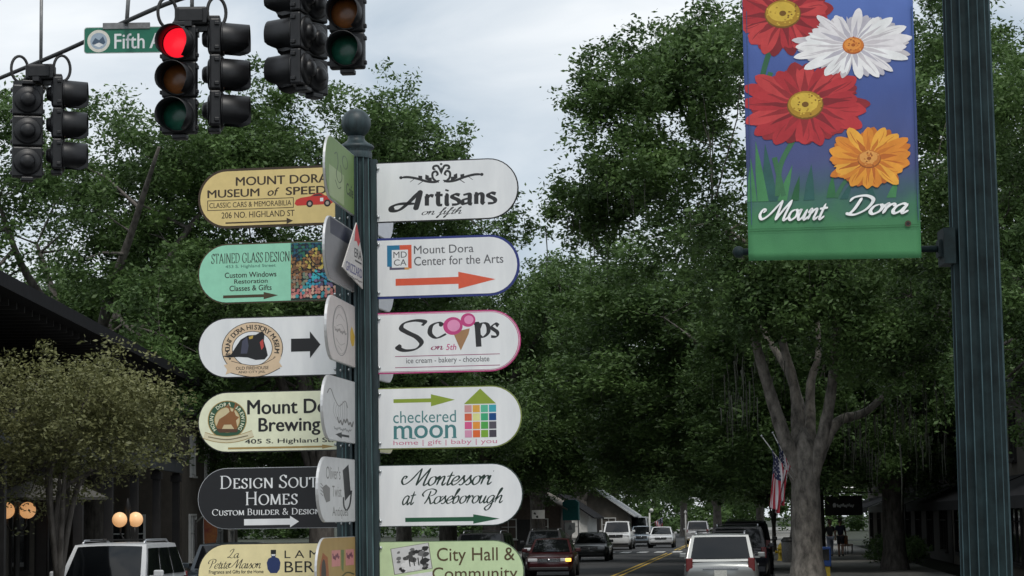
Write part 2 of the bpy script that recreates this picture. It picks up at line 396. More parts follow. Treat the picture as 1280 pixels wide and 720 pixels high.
SERIF = {   # strokes, feet (x, y, half length), advance; cap height 1
 'A': ([[(.08, 0), (.42, 1)], [(.42, 1), (.78, 0)], [(.2, .34), (.66, .34)]], [(.08, 0, .1), (.78, 0, .1)], .88),
 'B': ([[(.14, 0), (.14, 1)], [(.14, .98)] + _arc(.36, .75, .2, .23, 90, -90) + [(.14, .52)], [(.14, .52)] + _arc(.38, .27, .25, .25, 90, -90) + [(.14, .02)]], [(.1, 0, .1), (.1, 1, .1)], .74),
 'C': ([_arc(.47, .5, .4, .49, 42, 318, 20), [(.77, .95), (.77, .72)]], [], .88),
 'D': ([[(.14, 0), (.14, 1)], [(.14, .98)] + _arc(.35, .5, .43, .48, 90, -90, 18) + [(.14, .02)]], [(.1, 0, .1), (.1, 1, .1)], .9),
 'E': ([[(.14, 0), (.14, 1)], [(.14, .98), (.58, .98)], [(.14, .52), (.48, .52)], [(.14, .02), (.62, .02)], [(.57, 1), (.57, .8)], [(.61, 0), (.61, .22)]], [(.1, 0, .1), (.1, 1, .1)], .7),
 'G': ([_arc(.47, .5, .4, .49, 42, 322, 20), [(.77, .95), (.77, .72)], [(.78, .15), (.78, .42)]], [(.76, .42, .13)], .92),
 'H': ([[(.14, 0), (.14, 1)], [(.74, 0), (.74, 1)], [(.14, .52), (.74, .52)]], [(.14, 0, .11), (.14, 1, .11), (.74, 0, .11), (.74, 1, .11)], .9),
 'I': ([[(.16, 0), (.16, 1)]], [(.16, 0, .11), (.16, 1, .11)], .34),
 'L': ([[(.14, 0), (.14, 1)], [(.14, .02), (.58, .02)], [(.57, 0), (.57, .24)]], [(.14, 0, .1), (.14, 1, .11)], .66),
 'M': ([[(.12, 0), (.16, 1)], [(.16, 1), (.5, .05)], [(.5, .05), (.84, 1)], [(.84, 1), (.9, 0)]], [(.12, 0, .1), (.9, 0, .1), (.12, 1, .07), (.88, 1, .07)], 1.04),
 'N': ([[(.13, 0), (.13, 1)], [(.13, 1), (.76, 0)], [(.76, 0), (.76, 1)]], [(.13, 0, .1), (.08, 1, .08), (.76, 1, .1)], .92),
 'O': ([_arc(.48, .5, .41, .49, 0, 360, 26)], [], .96),
 'R': ([[(.14, 0), (.14, 1)], [(.14, .98)] + _arc(.36, .74, .22, .24, 90, -90) + [(.14, .5)], [(.36, .5), (.74, 0)]], [(.12, 0, .11), (.1, 1, .1), (.76, 0, .07)], .8),
 'S': ([crom([(.5, .84), (.36, .99), (.13, .86), (.16, .62), (.42, .45), (.54, .24), (.4, .02), (.18, .03), (.07, .18)], 4), [(.52, .97), (.52, .75)], [(.06, .03), (.06, .26)]], [], .62),
 'T': ([[(.36, 0), (.36, 1)], [(.02, .98), (.7, .98)], [(.03, 1), (.03, .78)], [(.69, 1), (.69, .78)]], [(.36, 0, .12)], .74),
 'U': ([[(.13, 1), (.13, .35)] + _arc(.42, .3, .29, .3, 180, 360, 10) + [(.71, 1)]], [(.13, 1, .11), (.71, 1, .11)], .86),
 '&': ([crom([(.72, .5), (.5, .08), (.25, 0), (.07, .2), (.2, .48), (.42, .7), (.4, .95), (.25, .97), (.18, .8), (.4, .4), (.75, 0)], 4)], [(.7, .5, .1)], .86),
}
def serif(words, thick=0.062, thin=0.026, small=0.78):
    """small capitals: the first letter of each word full height"""
    out, x = [], 0
    for wi, w in enumerate(words.split(' ')):
        for k, ch in enumerate(w):
            h = 1.0 if k == 0 else small
            st, feet, adv = SERIF[ch]
            for pts in st:
                q = [Vector((px * h + x, py * h)) for px, py in pts]
                out.append(ribbon(q, nib(thick, thin, -75, 2)))
            for fx, fy, hl in feet:
                yy = fy * h + (0.015 if fy < .5 else -0.015)
                out.append(ribbon([Vector((fx * h - hl * h + x, yy)), Vector((fx * h + hl * h + x, yy))], lambda d, t: 0.018))
            x += adv * h + 0.06
        x += 0.34
    return out
def fit(strokes, box):
    """scale a list of (verts, faces) to the box (x0, x1, v_top, v_bottom); v grows downward"""
    xs = [v[0] for s_ in strokes for v in s_[0]]; ys = [v[1] for s_ in strokes for v in s_[0]]
    a, b, c, d = min(xs), max(xs), min(ys), max(ys)
    x0, x1, vt, vb = box
    g = lambda p: (x0 + (p[0] - a) / (b - a) * (x1 - x0), vb + (p[1] - c) / (d - c) * (vt - vb))
    return [([g(p) for p in vs], fs) for vs, fs in strokes]

def split4(g, bold):
    vs, fs = g
    if not bold: return [g]
    n, m = len(vs) // 4, len(fs) // 4
    return [(vs[i * n:(i + 1) * n], [[q - n * i for q in f] for f in fs[i * m:(i + 1) * m]]) for i in range(4)]
class Art:
    """flat vinyl shapes laid on a sign face; mp maps (u, v) of the face to local metres, y is the face's depth"""
    def __init__(s, root, mp, y0): s.root, s.mp, s.y, s.parts, s.last, s.step = root, mp, y0, {}, None, 0.00001
    def layer(s, name, m):
        k = (name, m.name)
        if k not in s.parts: s.parts[k] = [MB(), s.y, m, name]
        return s.parts[k]
    def top(s, name, m):                     # later artwork always lies on earlier artwork
        p = s.layer(name, m)
        if s.last is not p: p[1] = s.y - s.step; s.y = p[1]; s.last = p
        return p
    def put(s, name, m, strokes):
        p = s.top(name, m)
        for vs, fs in strokes:
            p[1] -= 0.000004; s.y = min(s.y, p[1])
            o = []
            for (u, v) in vs:
                x, z = s.mp(u, v); o.append((x, p[1], z))
            p[0].add(o, fs)
    def poly(s, name, m, pts): s.put(name, m, [(pts, [list(range(len(pts)))])])
    def rect(s, name, m, x0, x1, v0, v1): s.poly(name, m, [(x0, v0), (x1, v0), (x1, v1), (x0, v1)])
    def ell(s, name, m, cx, cy, rx, ry, n=36): s.poly(name, m, [(cx + rx * math.cos(2 * math.pi * i / n), cy + ry * math.sin(2 * math.pi * i / n)) for i in range(n)])
    def text(s, m, t, x0, x1, v0, v1, bold=0.0, shear=0.0, name='lettering'):
        vs, fs = glyphs(t, bold)
        if shear: vs = [(x + y * shear, y) for x, y in vs]
        s.put(name, m, split4(fit([(vs, fs)], (x0, x1, v0, v1))[0], bold))
    def strokes(s, m, st, x0, x1, v0, v1, name='lettering'): s.put(name, m, fit(st, (x0, x1, v0, v1)))
    def arrow(s, m, x0, x1, v, h, xh, hh, name='arrow'):
        s.poly(name, m, [(x0, v - h), (xh, v - h), (xh, v - hh), (x1, v), (xh, v + hh), (xh, v + h), (x0, v + h)])
    def line(s, name, m, pts, w, smooth=True, taper=0.0):
        q = crom(pts) if smooth else [Vector(p) for p in pts]
        s.put(name, m, [ribbon(q, (lambda d, t: w * (min(1, 0.2 + min(t, 1 - t) / taper) if taper else 1)))])
    def scrawl(s, m, x0, x1, v, amp, n, w):        # lettering too worn to read
        s.line('worn_lettering', m, [(x0 + (x1 - x0) * i / (2 * n), v + (amp if i % 2 else -amp) * (1 - 0.4 * (i % 3))) for i in range(2 * n + 1)], w)
    def ring(s, name, m, cx, cy, rx, ry, w, n=40):
        s.line(name, m, [(cx + rx * math.cos(2 * math.pi * i / n), cy + ry * math.sin(2 * math.pi * i / n)) for i in range(n + 1)], w, False)
    def arc_text(s, m, t, cx, cy, rx, ry, a0, a1, h, bold=0.0, name='lettering'):
        """letters round an ellipse from angle a0 to a1 (degrees, clockwise from the left, v downward)"""
        ch = [c for c in t]
        for i, c in enumerate(ch):
            if c == ' ': continue
            a = R(a0 + (a1 - a0) * i / (len(ch) - 1))
            vs, fs = glyphs(c, bold)
            xs = [v[0] for v in vs]; ys = [v[1] for v in vs]
            k = h / 0.7
            mx_, my_ = (min(xs) + max(xs)) / 2, 0.35
            px, py = cx + rx * math.cos(a), cy - ry * math.sin(a)
            rot = math.pi / 2 - a
            o = []
            for (x, y) in vs:
                X, Y = (x - mx_) * k, (y - my_) * k
                o.append((px + X * math.cos(rot) + Y * math.sin(rot), py + X * math.sin(rot) - Y * math.cos(rot)))
            s.put(name, m, split4((o, fs), bold))
    def done(s):
        by = {}
        for mb, y, m, name in s.parts.values(): by.setdefault(name, []).append((mb, m))
        for name, ls in by.items():                  # one mesh per named piece of artwork, its colours as material slots
            o = MB(); ms = []
            for mb, m in ls:
                if m not in ms: ms.append(m)
                o.cur = ms.index(m); o.add(mb.v, mb.f)
            o.build(name, ms, s.root)

# ---------------------------------------------------------------- finger post
TH = R(9.4)
PX, PY = at_x(448.5, 7.86)
ROWS = [241.5, 336.3, 429.8, 523.8, 620.3, 716.0]
SLOPE = [-(0.0143 + (650 - y) * 6.2e-5) for y in ROWS]
def rowz(i):
    py = ROWS[i] + SLOPE[i] * (448.5 - 469)
    return hz(448.5, py, 7.86)
RZ = [rowz(i) for i in range(6)]
post = thing('finger_post', 'tall fluted blue-green iron post with ball finial carrying the stacked signs', 'sign post', (PX, PY, 0.13))
ztop = hz(448, 187, 7.86) - 0.13
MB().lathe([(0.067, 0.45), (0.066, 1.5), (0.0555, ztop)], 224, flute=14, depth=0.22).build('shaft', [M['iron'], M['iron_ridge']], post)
MB().lathe([(0.16, 0.0), (0.16, 0.05), (0.13, 0.09), (0.11, 0.3), (0.095, 0.36), (0.1, 0.4), (0.075, 0.45), (0.068, 0.46)], 40).build('base', M['iron'], post)
k = 1 / 350
MB().lathe([(0.056, ztop - 0.035), (0.0575, ztop - 0.014), (0.053, ztop - .006), (0.0645, ztop + 0.003), (0.065, ztop + 0.009), (0.060, ztop + 0.015), (0.046, ztop + 0.022), (0.033, ztop + 0.033), (0.030, ztop + 0.042), (0.031, ztop + 0.048), (0.026, ztop + 0.05), (0.02, ztop + .055)], 40).build('collar', M['iron'], post)
MB().ball((0, 0, ztop + 0.096), 0.0540, 36).build('ball_finial', M['iron'], post)
# mounting channels for the four faces, with bolts
for q in range(4):
    a = YAW - TH + q * math.pi / 2
    rot = Matrix.Rotation(a, 3, 'Z')
    ch = MB()
    for s_ in (-1, 1):
        c = rot @ Vector((0.066, s_ * 0.0085, 0)); ch.box((c.x, c.y, (ztop + 0.5) / 2 + 0.0), (0.022, 0.007, ztop - 0.58), rot)
    ch.build('mounting_channel', M['iron'], post)
bl = MB()
for i in range(6):
    for dz in (-0.075, -0.02, 0.035, 0.085):
        for a in (-1.87, -2.55):
            c = Vector((0.066 * math.cos(a), 0.066 * math.sin(a), RZ[i] - 0.13 + dz - 0.13)); bl.ball(c, 0.0052, 10)
bl.build('clamp_bolts', M['bolt'], post)

def sign_shape(half, x0, x1, side, n=18):
    """outline with one half-round end, in x,z"""
    p = [(x0, -half), (x1 - half, -half)] + [(x1 - half + half * math.cos(R(-90 + 180 * i / n)), half * math.sin(R(-90 + 180 * i / n))) for i in range(1, n)] + [(x1 - half, half), (x0, half)]
    return p if side > 0 else [(-x, z) for x, z in p][::-1]
PANEL = {}
SWING = [2.9, 2.6, 3.1, 1.7, 0.0, -0.5]           # each edge-on sign has been knocked round a little
def finger(label, row, side, turn, border, face, bw, dz=0.0, length=0.53, bolts=True, double=True):
    root = thing('finger_sign', label, 'sign', (PX, PY, RZ[row] + dz), YAW - TH + (math.pi / 2 + (R(SWING[row]) if side < 0 else 0) if turn else 0), None)
    x0, x1 = 0.066, 0.066 + length
    MB().prism(sign_shape(0.11, x0, x1, side), -0.004, 0.004).build('panel', border, root)
    for y in ((-0.0042, -0.0052), (0.0042, 0.0052)):
        MB().prism(sign_shape(0.11 - bw, x0 + bw, x1 - bw, side), *y).build('face', face, root)
    if bolts:
        for z in (-0.088, 0.088): MB().lathe([(0.0001, 0.0), (0.0055, 0.001), (0.006, 0.004), (0.006, 0.007)], 12, c=(side * 0.081, -0.012, z), axis=Matrix.Rotation(R(-90), 3, 'X')).build('bolt', M['bolt'], root)
    if turn:    mp_ = lambda u, v: (side * (0.066 + length * ((1 - u) if side < 0 else u)), -v * 0.11)
    elif side > 0: mp_ = lambda u, v: (0.066 + (u - 469) / 182 * length, -v * 0.11 / 38.5)
    else:       mp_ = lambda u, v: (-0.066 - (426 - u) / 177 * length, -v * 0.11 / 38.5)
    return root, Art(root, mp_, -0.0053)
WHITE = mat('sign_white', s2l(236, 238, 240), 0.4, var=0.13, scale=11, two=s2l(240, 241, 241), grain=0.2); CREAM = ink(236, 222, 170); INKB = ink(24, 24, 26); EDGE = mat('aluminium_edge', (0.6, 0.6, 0.6), 0.4, 0.6)

# 1 museum of speed
BR = ink(58, 44, 28)
r_, a_ = finger('tan sign with brown rim, red sports car and brown lettering about a museum of speed', 0, -1, 0, BR, ink(220, 196, 132), 0.009)
a_.text(BR, 'MOUNT DORA', 297, 413, -27.5, -16, 0.022)
a_.text(BR, 'MUSEUM', 261, 327, -12, -1.5, 0.022); a_.text(BR, 'of', 337, 352, -12, -1.5, 0.015, 0.25); a_.text(BR, 'SPEED', 360, 411, -12, -1.5, 0.022)
for q in ((261, 370, 1.5, 2.4), (261, 370, 14, 14.9)): a_.rect('frame_line', BR, *q)
for q in ((261, 261.9, 2.4, 14), (369.1, 370, 2.4, 14)): a_.rect('frame_line', BR, *q)
a_.text(BR, 'CLASSIC CARS & MEMORABILIA', 263.5, 367, 4.8, 11.6, 0.008); a_.text(BR, '206 NO. HIGHLAND ST', 279, 371, 17.5, 25.5, 0.008)
a_.arrow(BR, 284, 369, 31.5, 0.9, 361, 4)
RED = ink(200, 52, 44)
a_.poly('car_picture', RED, [(371, 10), (373, 5), (379, 2.5), (391, 1), (396, -2), (404, -2.5), (410, 1), (418, 2), (420, 9), (416, 12), (374, 12.5)])
a_.poly('car_picture', ink(60, 50, 50), [(393, 1), (397, -1.2), (403, -1.6), (407, 1)])
for cx in (390, 412): a_.ell('car_picture', INKB, cx, 10.5, 4.2, 4.6); a_.ell('car_picture', ink(170, 160, 150), cx, 10.5, 2.2, 2.4)
a_.rect('car_picture', WHITE, 403, 407, 3.5, 8)
a_.done()

# 2 stained glass
OL = ink(70, 58, 34)
MINT = ink(150, 214, 184); TXT = ink(52, 46, 40)
r_, a_ = finger('mint green sign with brown lettering and a mosaic of coloured glass', 1, -1, 0, OL, MINT, 0.005)
a_.strokes(TXT, serif('STAINED GLASS DESIGN', small=1.0, thick=.075), 266, 364.5, -26.5, -13)
a_.text(ink(70, 110, 96), '453 S. Highland Street', 284, 347, -11, -6)
a_.text(TXT, 'Custom Windows', 283, 348, -1.5, 5.5, 0.012); a_.text(TXT, 'Restoration', 295, 337, 7.5, 13.2, 0.012); a_.text(TXT, 'Classes & Gifts', 289, 342, 15.5, 22.6, 0.012)
a_.arrow(OL, 281, 350, 29.5, 1.8, 332, 4.6)
rnd = random.Random(4)
a_.rect('glass_picture', ink(20, 30, 34), 366, 425, -36.5, 36.5)
tiles = []
for ix in range(15):
    for iy in range(18):
        u = 366.6 + ix * 3.9 + rnd.uniform(-.9, .9); v = -35.6 + iy * 4.0 + rnd.uniform(-.9, .9)
        tiles.append((u, v))
for (u, v) in tiles:
    fx, fy = (u - 366) / 59, (v + 36) / 72
    if fy < .2 + .1 * math.sin(fx * 9): c = rnd.choice([(30, 90, 110), (24, 60, 88), (40, 110, 90)])
    elif fy < .5 - .18 * (fx - .5) and fx < .8: c = rnd.choice([(176, 140, 84), (150, 104, 60), (196, 176, 84), (120, 84, 56)])
    elif fx > .35 and fy < .78: c = rnd.choice([(50, 160, 180), (40, 130, 170), (120, 100, 140), (60, 180, 190), (90, 80, 110)])
    elif fy > .78: c = rnd.choice([(200, 130, 120), (210, 170, 150), (60, 150, 160), (190, 110, 110)])
    else: c = rnd.choice([(140, 96, 66), (110, 130, 110), (150, 130, 110)])
    d = 2.4
    pts = [(u + d * rnd.uniform(.7, 1.25) * math.cos(q), v + d * rnd.uniform(.7, 1.25) * math.sin(q)) for q in (0.7, 1.9, 3.3, 4.6, 5.6)]
    pts = [(min(max(p, 366.2), 424.8), min(max(q, -36.3), 36.3)) for p, q in pts]
    a_.poly('glass_picture', ink(*c), pts)
for q in range(3): a_.line('glass_picture', INKB, [(368, -18 + q * 9), (384, -26 + q * 11), (398, -8 + q * 6), (420, -14 + q * 16)], 0.5)
a_.done()

# 3 history museum
TAN = ink(218, 192, 160)
r_, a_ = finger('white sign with black arrow and round badge around a black hat', 2, -1, 0, INKB, WHITE, 0.004)
cx, cy = 317.5, 2.0
a_.ell('badge', INKB, cx, cy, 38.5, 34.0); a_.ell('badge', TAN, cx, cy, 37.6, 33.2); a_.ell('badge', INKB, cx, cy, 25.5, 22.5); a_.ell('badge', WHITE, cx, cy, 24.7, 21.7)
a_.arc_text(INKB, 'MOUNT DORA HISTORY MUSEUM', cx, cy, 31.2, 27.6, 188, -8, 6.0, 0.02)
for q in (206, -26): a_.ell('badge', INKB, cx + 31.2 * math.cos(R(q)), cy - 27.6 * math.sin(R(q)), 1.4, 1.3, 10)
a_.poly('hat_picture', INKB, [(280, 10.5), (291, 8.5), (297, -1), (303, -10), (312, -15), (322, -15.5), (330, -20), (333, -16), (332, -8), (335, 2), (337, 11), (333, 16), (322, 16.5), (312, 13), (300, 12), (288, 12.5)])
a_.poly('hat_picture', ink(70, 72, 90), [(305, -8), (311, -13), (313, -2), (311, 8), (303, 8)])
a_.poly('hat_picture', ink(190, 70, 66), [(327, -6), (331, -10), (332, 0), (329, 4)]); a_.poly('hat_picture', ink(190, 160, 70), [(313, -13), (319, -15), (318, -11), (314, -10)])
rib = crom([(289, 21), (303, 25), (318, 27.5), (333, 25.5), (349, 18)])
a_.put('ribbon', INKB, [ribbon([p + Vector((0, 3)) for p in rib], lambda d, t: 7.6)]); a_.put('ribbon', TAN, [ribbon([p + Vector((0, 3)) for p in rib], lambda d, t: 6.9)])
a_.poly('ribbon', TAN, [(289, 20), (282, 22), (286, 28), (284, 34), (293, 31)]); a_.poly('ribbon', TAN, [(345, 14), (354, 13), (351, 20), (355, 26), (347, 27)])
a_.text(INKB, 'OLD FIREHOUSE', 297, 338, 24.5, 28.6, 0.015); a_.text(INKB, 'AND CITY JAIL', 300, 334, 30, 34, 0.015)
a_.arrow(INKB, 366, 402.5, -1, 8.2, 389.5, 17)
a_.done()

# 4 brewing
PALE = ink(232, 234, 204)
r_, a_ = finger('pale yellow sign with bold black lettering and a round green brewery badge', 3, -1, 0, INKB, PALE, 0.004)
GRN = ink(44, 84, 60); BRN = ink(140, 92, 52); GOLD = ink(166, 138, 80)
cx, cy = 286, -3
a_.ell('badge', GOLD, cx, cy, 24.5, 24.5); a_.ell('badge', GRN, cx, cy, 23.4, 23.4); a_.ell('badge', GOLD, cx, cy, 16.4, 16.4); a_.ell('badge', ink(206, 190, 150), cx, cy, 15.4, 15.4)
a_.arc_text(PALE, 'MOUNT DORA BREWING', cx, cy, 19.8, 19.8, 215, -35, 4.4, 0.02)
a_.poly('deer_picture', BRN, [(272, 6), (276, -4), (284, -9), (290, -14), (295, -13), (297, -8), (301, -6), (297, -2), (299, 8), (295, 9), (291, 3), (282, 3), (279, 9), (275, 9)])
for q in ((290, -13, 287, -23), (294, -13, 297, -24), (288, -18, 284, -21), (296, -19, 300, -22)): a_.line('deer_picture', BRN, [(q[0], q[1]), (q[2], q[3])], 0.9, False)
a_.poly('deer_picture', ink(90, 60, 40), [(272, 8), (300, 9), (298, 13), (276, 13)])
rib = crom([(257, 16), (270, 20), (286, 22), (302, 20), (318, 15)])
a_.put('ribbon', GOLD, [ribbon(rib, lambda d, t: 4.4)]); a_.put('ribbon', ink(216, 208, 176), [ribbon(rib, lambda d, t: 3.6)]); a_.line('ribbon', ink(120, 110, 84), [(262, 18), (286, 22), (312, 17.5)], 0.7)
a_.text(INKB, 'Mount Dora', 311, 431, -27.5, -9, 0.022); a_.text(INKB, 'Brewing', 325, 402, -4.5, 18.5, 0.022)
a_.text(INKB, '405 S. Highland St.', 308, 418, 22, 29.5, 0.012); a_.arrow(GOLD, 287, 420, 33.2, 1.2, 404, 2.6)
a_.done()

# 5 design homes
r_, a_ = finger('black sign with white small-capital lettering and a thick white arrow', 4, -1, 0, ink(170, 172, 176), ink(20, 20, 24), 0.0022)
a_.strokes(WHITE, serif('DESIGN SOUTH'), 277, 410, -29, -12); a_.strokes(WHITE, serif('HOMES', small=.8), 309, 373.5, -8, 9); a_.strokes(WHITE, serif('CUSTOM BUILDER & DESIGN', .07, .03), 267, 401, 13, 21.4)
a_.arrow(WHITE, 307, 375, 30, 3.9, 364, 7.2)
a_.done()

# 6 petite maison
r_, a_ = finger('cream sign with dark blue bottle and black script, lowest on the left', 5, -1, 0, INKB, CREAM, 0.0035)
a_.strokes(INKB, script('La', .10, .035), 286, 301, -32, -20); a_.strokes(INKB, script('Petite Maison', .11, .035), 262, 328, -19.5, -7)
a_.text(INKB, 'Fragrance and Gifts for the Home', 263, 331, -5.5, 0.5, 0.02)
NAVY = ink(34, 52, 100)
a_.poly('bottle_picture', NAVY, [(335, -14), (337, -19), (341, -21), (340, -24), (346.5, -24), (345.5, -21), (350, -19), (352, -14), (351, -6), (347.5, -1), (339.5, -1), (336, -6)])
a_.rect('bottle_picture', INKB, 340, 346.5, -30, -24.6)
a_.rect('bottle_picture', WHITE, 341, 345.5, -24.5, -22.5)
a_.text(INKB, 'L A M P E', 357, 428, -29, -19.5); a_.text(INKB, 'BERGER', 357, 436, -15.5, -1.5); a_.text(INKB, 'PARIS', 357, 414, 3, 12)
a_.done()

# right hand column
DG = ink(44, 44, 46)
r_, a_ = finger('white sign with black rim, black scrollwork flourish and bold black lettering', 0, 1, 0, INKB, WHITE, 0.004)
mid = 554.5
for s_ in (-1, 1):
    X = lambda d: mid + s_ * d
    a_.line('flourish', DG, [(X(2), -13), (X(8), -11), (X(18), -12), (X(30), -16), (X(42), -18.5), (X(52), -18.2)], 1.5, taper=.15)
    a_.ell('flourish', DG, X(51), -18.2, 2.2, 2.0, 12)
    a_.line('flourish', DG, [(X(3), -10), (X(10), -15), (X(11), -22), (X(7), -24.5), (X(4.5), -21), (X(7), -18.5)], 1.4, taper=.2)
    a_.line('flourish', DG, [(X(1), -24), (X(4), -31), (X(9), -31), (X(10), -28), (X(7), -27)], 1.4, taper=.2)
    for (bx, bv, ex, ev) in ((16, -13, 20, -21), (24, -14, 29, -20), (33, -16.5, 40, -12), (22, -13, 30, -8.5), (12, -12, 17, -17)):
        a_.poly('flourish', DG, [(X(bx), bv), (X((bx + ex) / 2 + 2.4), (bv + ev) / 2 + 2.2), (X(ex), ev), (X((bx + ex) / 2 - 2.4), (bv + ev) / 2 - 2.2)])
a_.poly('flourish', DG, [(mid, -30), (mid + 2.4, -25), (mid, -20), (mid - 2.4, -25)]); a_.ell('flourish', DG, mid, -33.5, 1.7, 1.4, 10)
a_.strokes(DG, script('A', .22, .09, .25, -60), 487, 531, -1.5, 26)
ART = {'r': [[(.1, 1), (.2, .9), (.2, .05)], [(.2, .7), (.45, .98), (.75, .9)]], 't': [[(.3, 1.3), (.28, .2), (.6, .05)], [(.02, 1), (.65, .97)]], 'i': [[(.1, 1), (.2, .9), (.2, .15), (.4, .05)], [(.2, 1.32), (.26, 1.46)]],
       's': [[(.75, .9), (.4, 1), (.12, .78), (.65, .42), (.6, .1), (.1, .05)]], 'a': [[(.15, .9), (.6, .98), (.68, .7), (.66, .15), (.85, .03)], [(.66, .58), (.15, .45), (.12, .1), (.62, .2)]], 'n': [[(.1, 1), (.2, .9), (.2, .03)], [(.2, .75), (.5, .98), (.72, .8), (.7, .2), (.85, .03)]]}
x = 0; st = []
for ch, adv in zip('rtisans', (.86, .78, .52, .9, 1.0, 1.05, .9)):
    for q in ART[ch]: st.append(ribbon(crom([(p + x, w) for p, w in q], 6), nib(.19, .085, -68, 1.3)))
    x += adv
a_.strokes(DG, st, 533, 624.5, -1.5, 21)
a_.strokes(DG, script('on fifth', .10, .05, .4), 529, 580, 21.5, 35)
a_.done()

OR = ink(220, 92, 62); NB = ink(40, 52, 120); STEEL = ink(40, 120, 160); GR = ink(92, 92, 96)
r_, a_ = finger('white sign with dark blue rim, square logo and a long orange-red arrow', 1, 1, 0, NB, WHITE, 0.0085)
a_.poly('logo', STEEL, [(485, -29), (505, -29), (505, -23), (491, -23), (491, -2), (485, -2)]); a_.poly('logo', OR, [(501, -29), (516, -29), (516, 1), (511.5, 1), (511.5, -23), (501, -23)])
a_.poly('logo', ink(96, 90, 110), [(488, -2), (491, -2), (491, -.5), (507, -.5), (507, 2.2), (488, 2.2)]); a_.rect('logo', ink(220, 160, 90), 507, 513, -.5, 2.2)
a_.rect('logo', WHITE, 491, 511.5, -23, -.6)
a_.text(GR, 'MD', 493, 510, -20.8, -13, 0.004); a_.text(GR, 'CA', 493.5, 509.5, -11, -3, 0.004)
a_.text(GR, 'Mount Dora', 519, 594, -27.5, -17, .004); a_.text(GR, 'Center for the Arts', 519, 631, -13.5, -2.2, .004)
a_.arrow(OR, 495.5, 621, 18, 4.4, 574.5, 10.8)
a_.done()

PINK = ink(196, 66, 128)
r_, a_ = finger('white sign with pink rim and a pink two-scoop ice cream cone', 2, 1, 0, PINK, WHITE, 0.008)
a_.line('rim_line', WHITE, [(470.4, -36.6), (613, -36.6)] + [(613 + 36.6 * math.sin(R(q)), -36.6 * math.cos(R(q))) for q in range(10, 180, 10)] + [(613, 36.6), (470.4, 36.6)], 0.25, False)
S_ = [[(1.02, 1.6), (1.12, 1.85), (.75, 1.95), (.3, 1.8), (.18, 1.45), (.45, 1.15), (.8, .85), (.98, .45), (.75, .08), (.3, .0), (.02, .2), (.12, .4)]]
a_.strokes(DG, [ribbon(crom(q), nib(.125, .045, -50, 1.6)) for q in S_], 494, 535, -29.5, 11.5)
a_.ell('lettering', DG, 532, -25.5, 2.6, 2.2, 14); a_.ell('lettering', DG, 499.5, 4.5, 3, 2.5, 14)
a_.strokes(DG, [ribbon(crom([(.8, .82), (.55, 1), (.18, .8), (.1, .3), (.45, 0), (.95, .25)]), nib(.13, .04, -80, 1.5))], 535, 559, -25.5, -4)
a_.ell('lettering', DG, 552, -21.5, 2.6, 2.4, 12)
a_.strokes(DG, [ribbon(crom([(.05, .9), (.2, 1), (.25, .6), (.3, -.5)]), nib(.16, .06, -80, 1.5)), ribbon(crom([(.2, .3), (.45, .95), (.8, .9), (.85, .4), (.55, .1), (.3, .25)]), nib(.12, .04, -80, 1.5))], 592, 614, -24, 7.5)
a_.strokes(DG, [ribbon(crom([(.7, .85), (.45, 1), (.15, .75), (.6, .4), (.55, .1), (.1, .1)]), nib(.15, .05, -60, 1.5))], 613, 625, -22.5, -3)
a_.poly('cone_picture', ink(166, 126, 88), [(568, -9), (574, -13), (588, -16), (586.5, -9), (576.5, 11.5)])
LP = ink(230, 150, 190)
a_.ell('cone_picture', PINK, 567, -19.5, 12.2, 11.2); a_.ell('cone_picture', LP, 568, -20, 8, 7.4); a_.ell('cone_picture', PINK, 586, -26.5, 9.2, 8.6); a_.ell('cone_picture', LP, 587, -26.8, 5.8, 5.4)
a_.strokes(ink(150, 60, 100), script('on', .12, .05, .2), 539, 555, 5, 10); a_.text(PINK, '5th', 558, 571, 3, 10.5, .01, .2)
for v in (16.5, 30.5): a_.rect('rule', ink(160, 90, 120), 494, 625, v, v + .9)
a_.text(GR, 'ice cream - bakery - chocolate', 508, 612, 19.2, 28, .004)
a_.done()

OLV = ink(140, 160, 52); TEAL = ink(72, 128, 130)
r_, a_ = finger('white sign with a house of coloured squares and olive arrow', 3, 1, 0, ink(120, 132, 60), WHITE, 0.004)
a_.arrow(OLV, 491.5, 568.5, -21.8, 2.4, 538.5, 7.6)
a_.text(TEAL, 'checkered', 491, 569.5, -9, 6, 0.0); a_.text(TEAL, 'moon', 491.5, 569.5, 9, 25.5, .012)
sl = TEAL
for x in (491.5, 503, 513.5): a_.rect('lettering', sl, x - .3, x + 5.6, 24.6, 25.9)
for x in (554, 564.5): a_.rect('lettering', sl, x - .3, x + 5.6, 24.6, 25.9)
a_.text(ink(206, 120, 150), 'home | gift | baby | you', 491, 620, 27.5, 35, .0)
a_.poly('house_picture', OLV, [(579.5, -16), (600, -35), (619.5, -16)])
G4 = [[(205, 150, 150), (225, 170, 70), (90, 185, 150), (60, 165, 180)], [(215, 100, 70), (225, 225, 150), (60, 170, 120), (0, 70, 130)], [(215, 90, 140), (230, 150, 60), (80, 165, 75), (85, 80, 90)], [(215, 150, 180), (225, 105, 50), (125, 170, 50), (70, 65, 75)]]
for i in range(4):
    for j in range(4): a_.rect('house_picture', ink(*G4[i][j]), 580.3 + j * 10.1, 589.2 + j * 10.1, -14.6 + i * 10.4, -5.6 + i * 10.4)
a_.done()

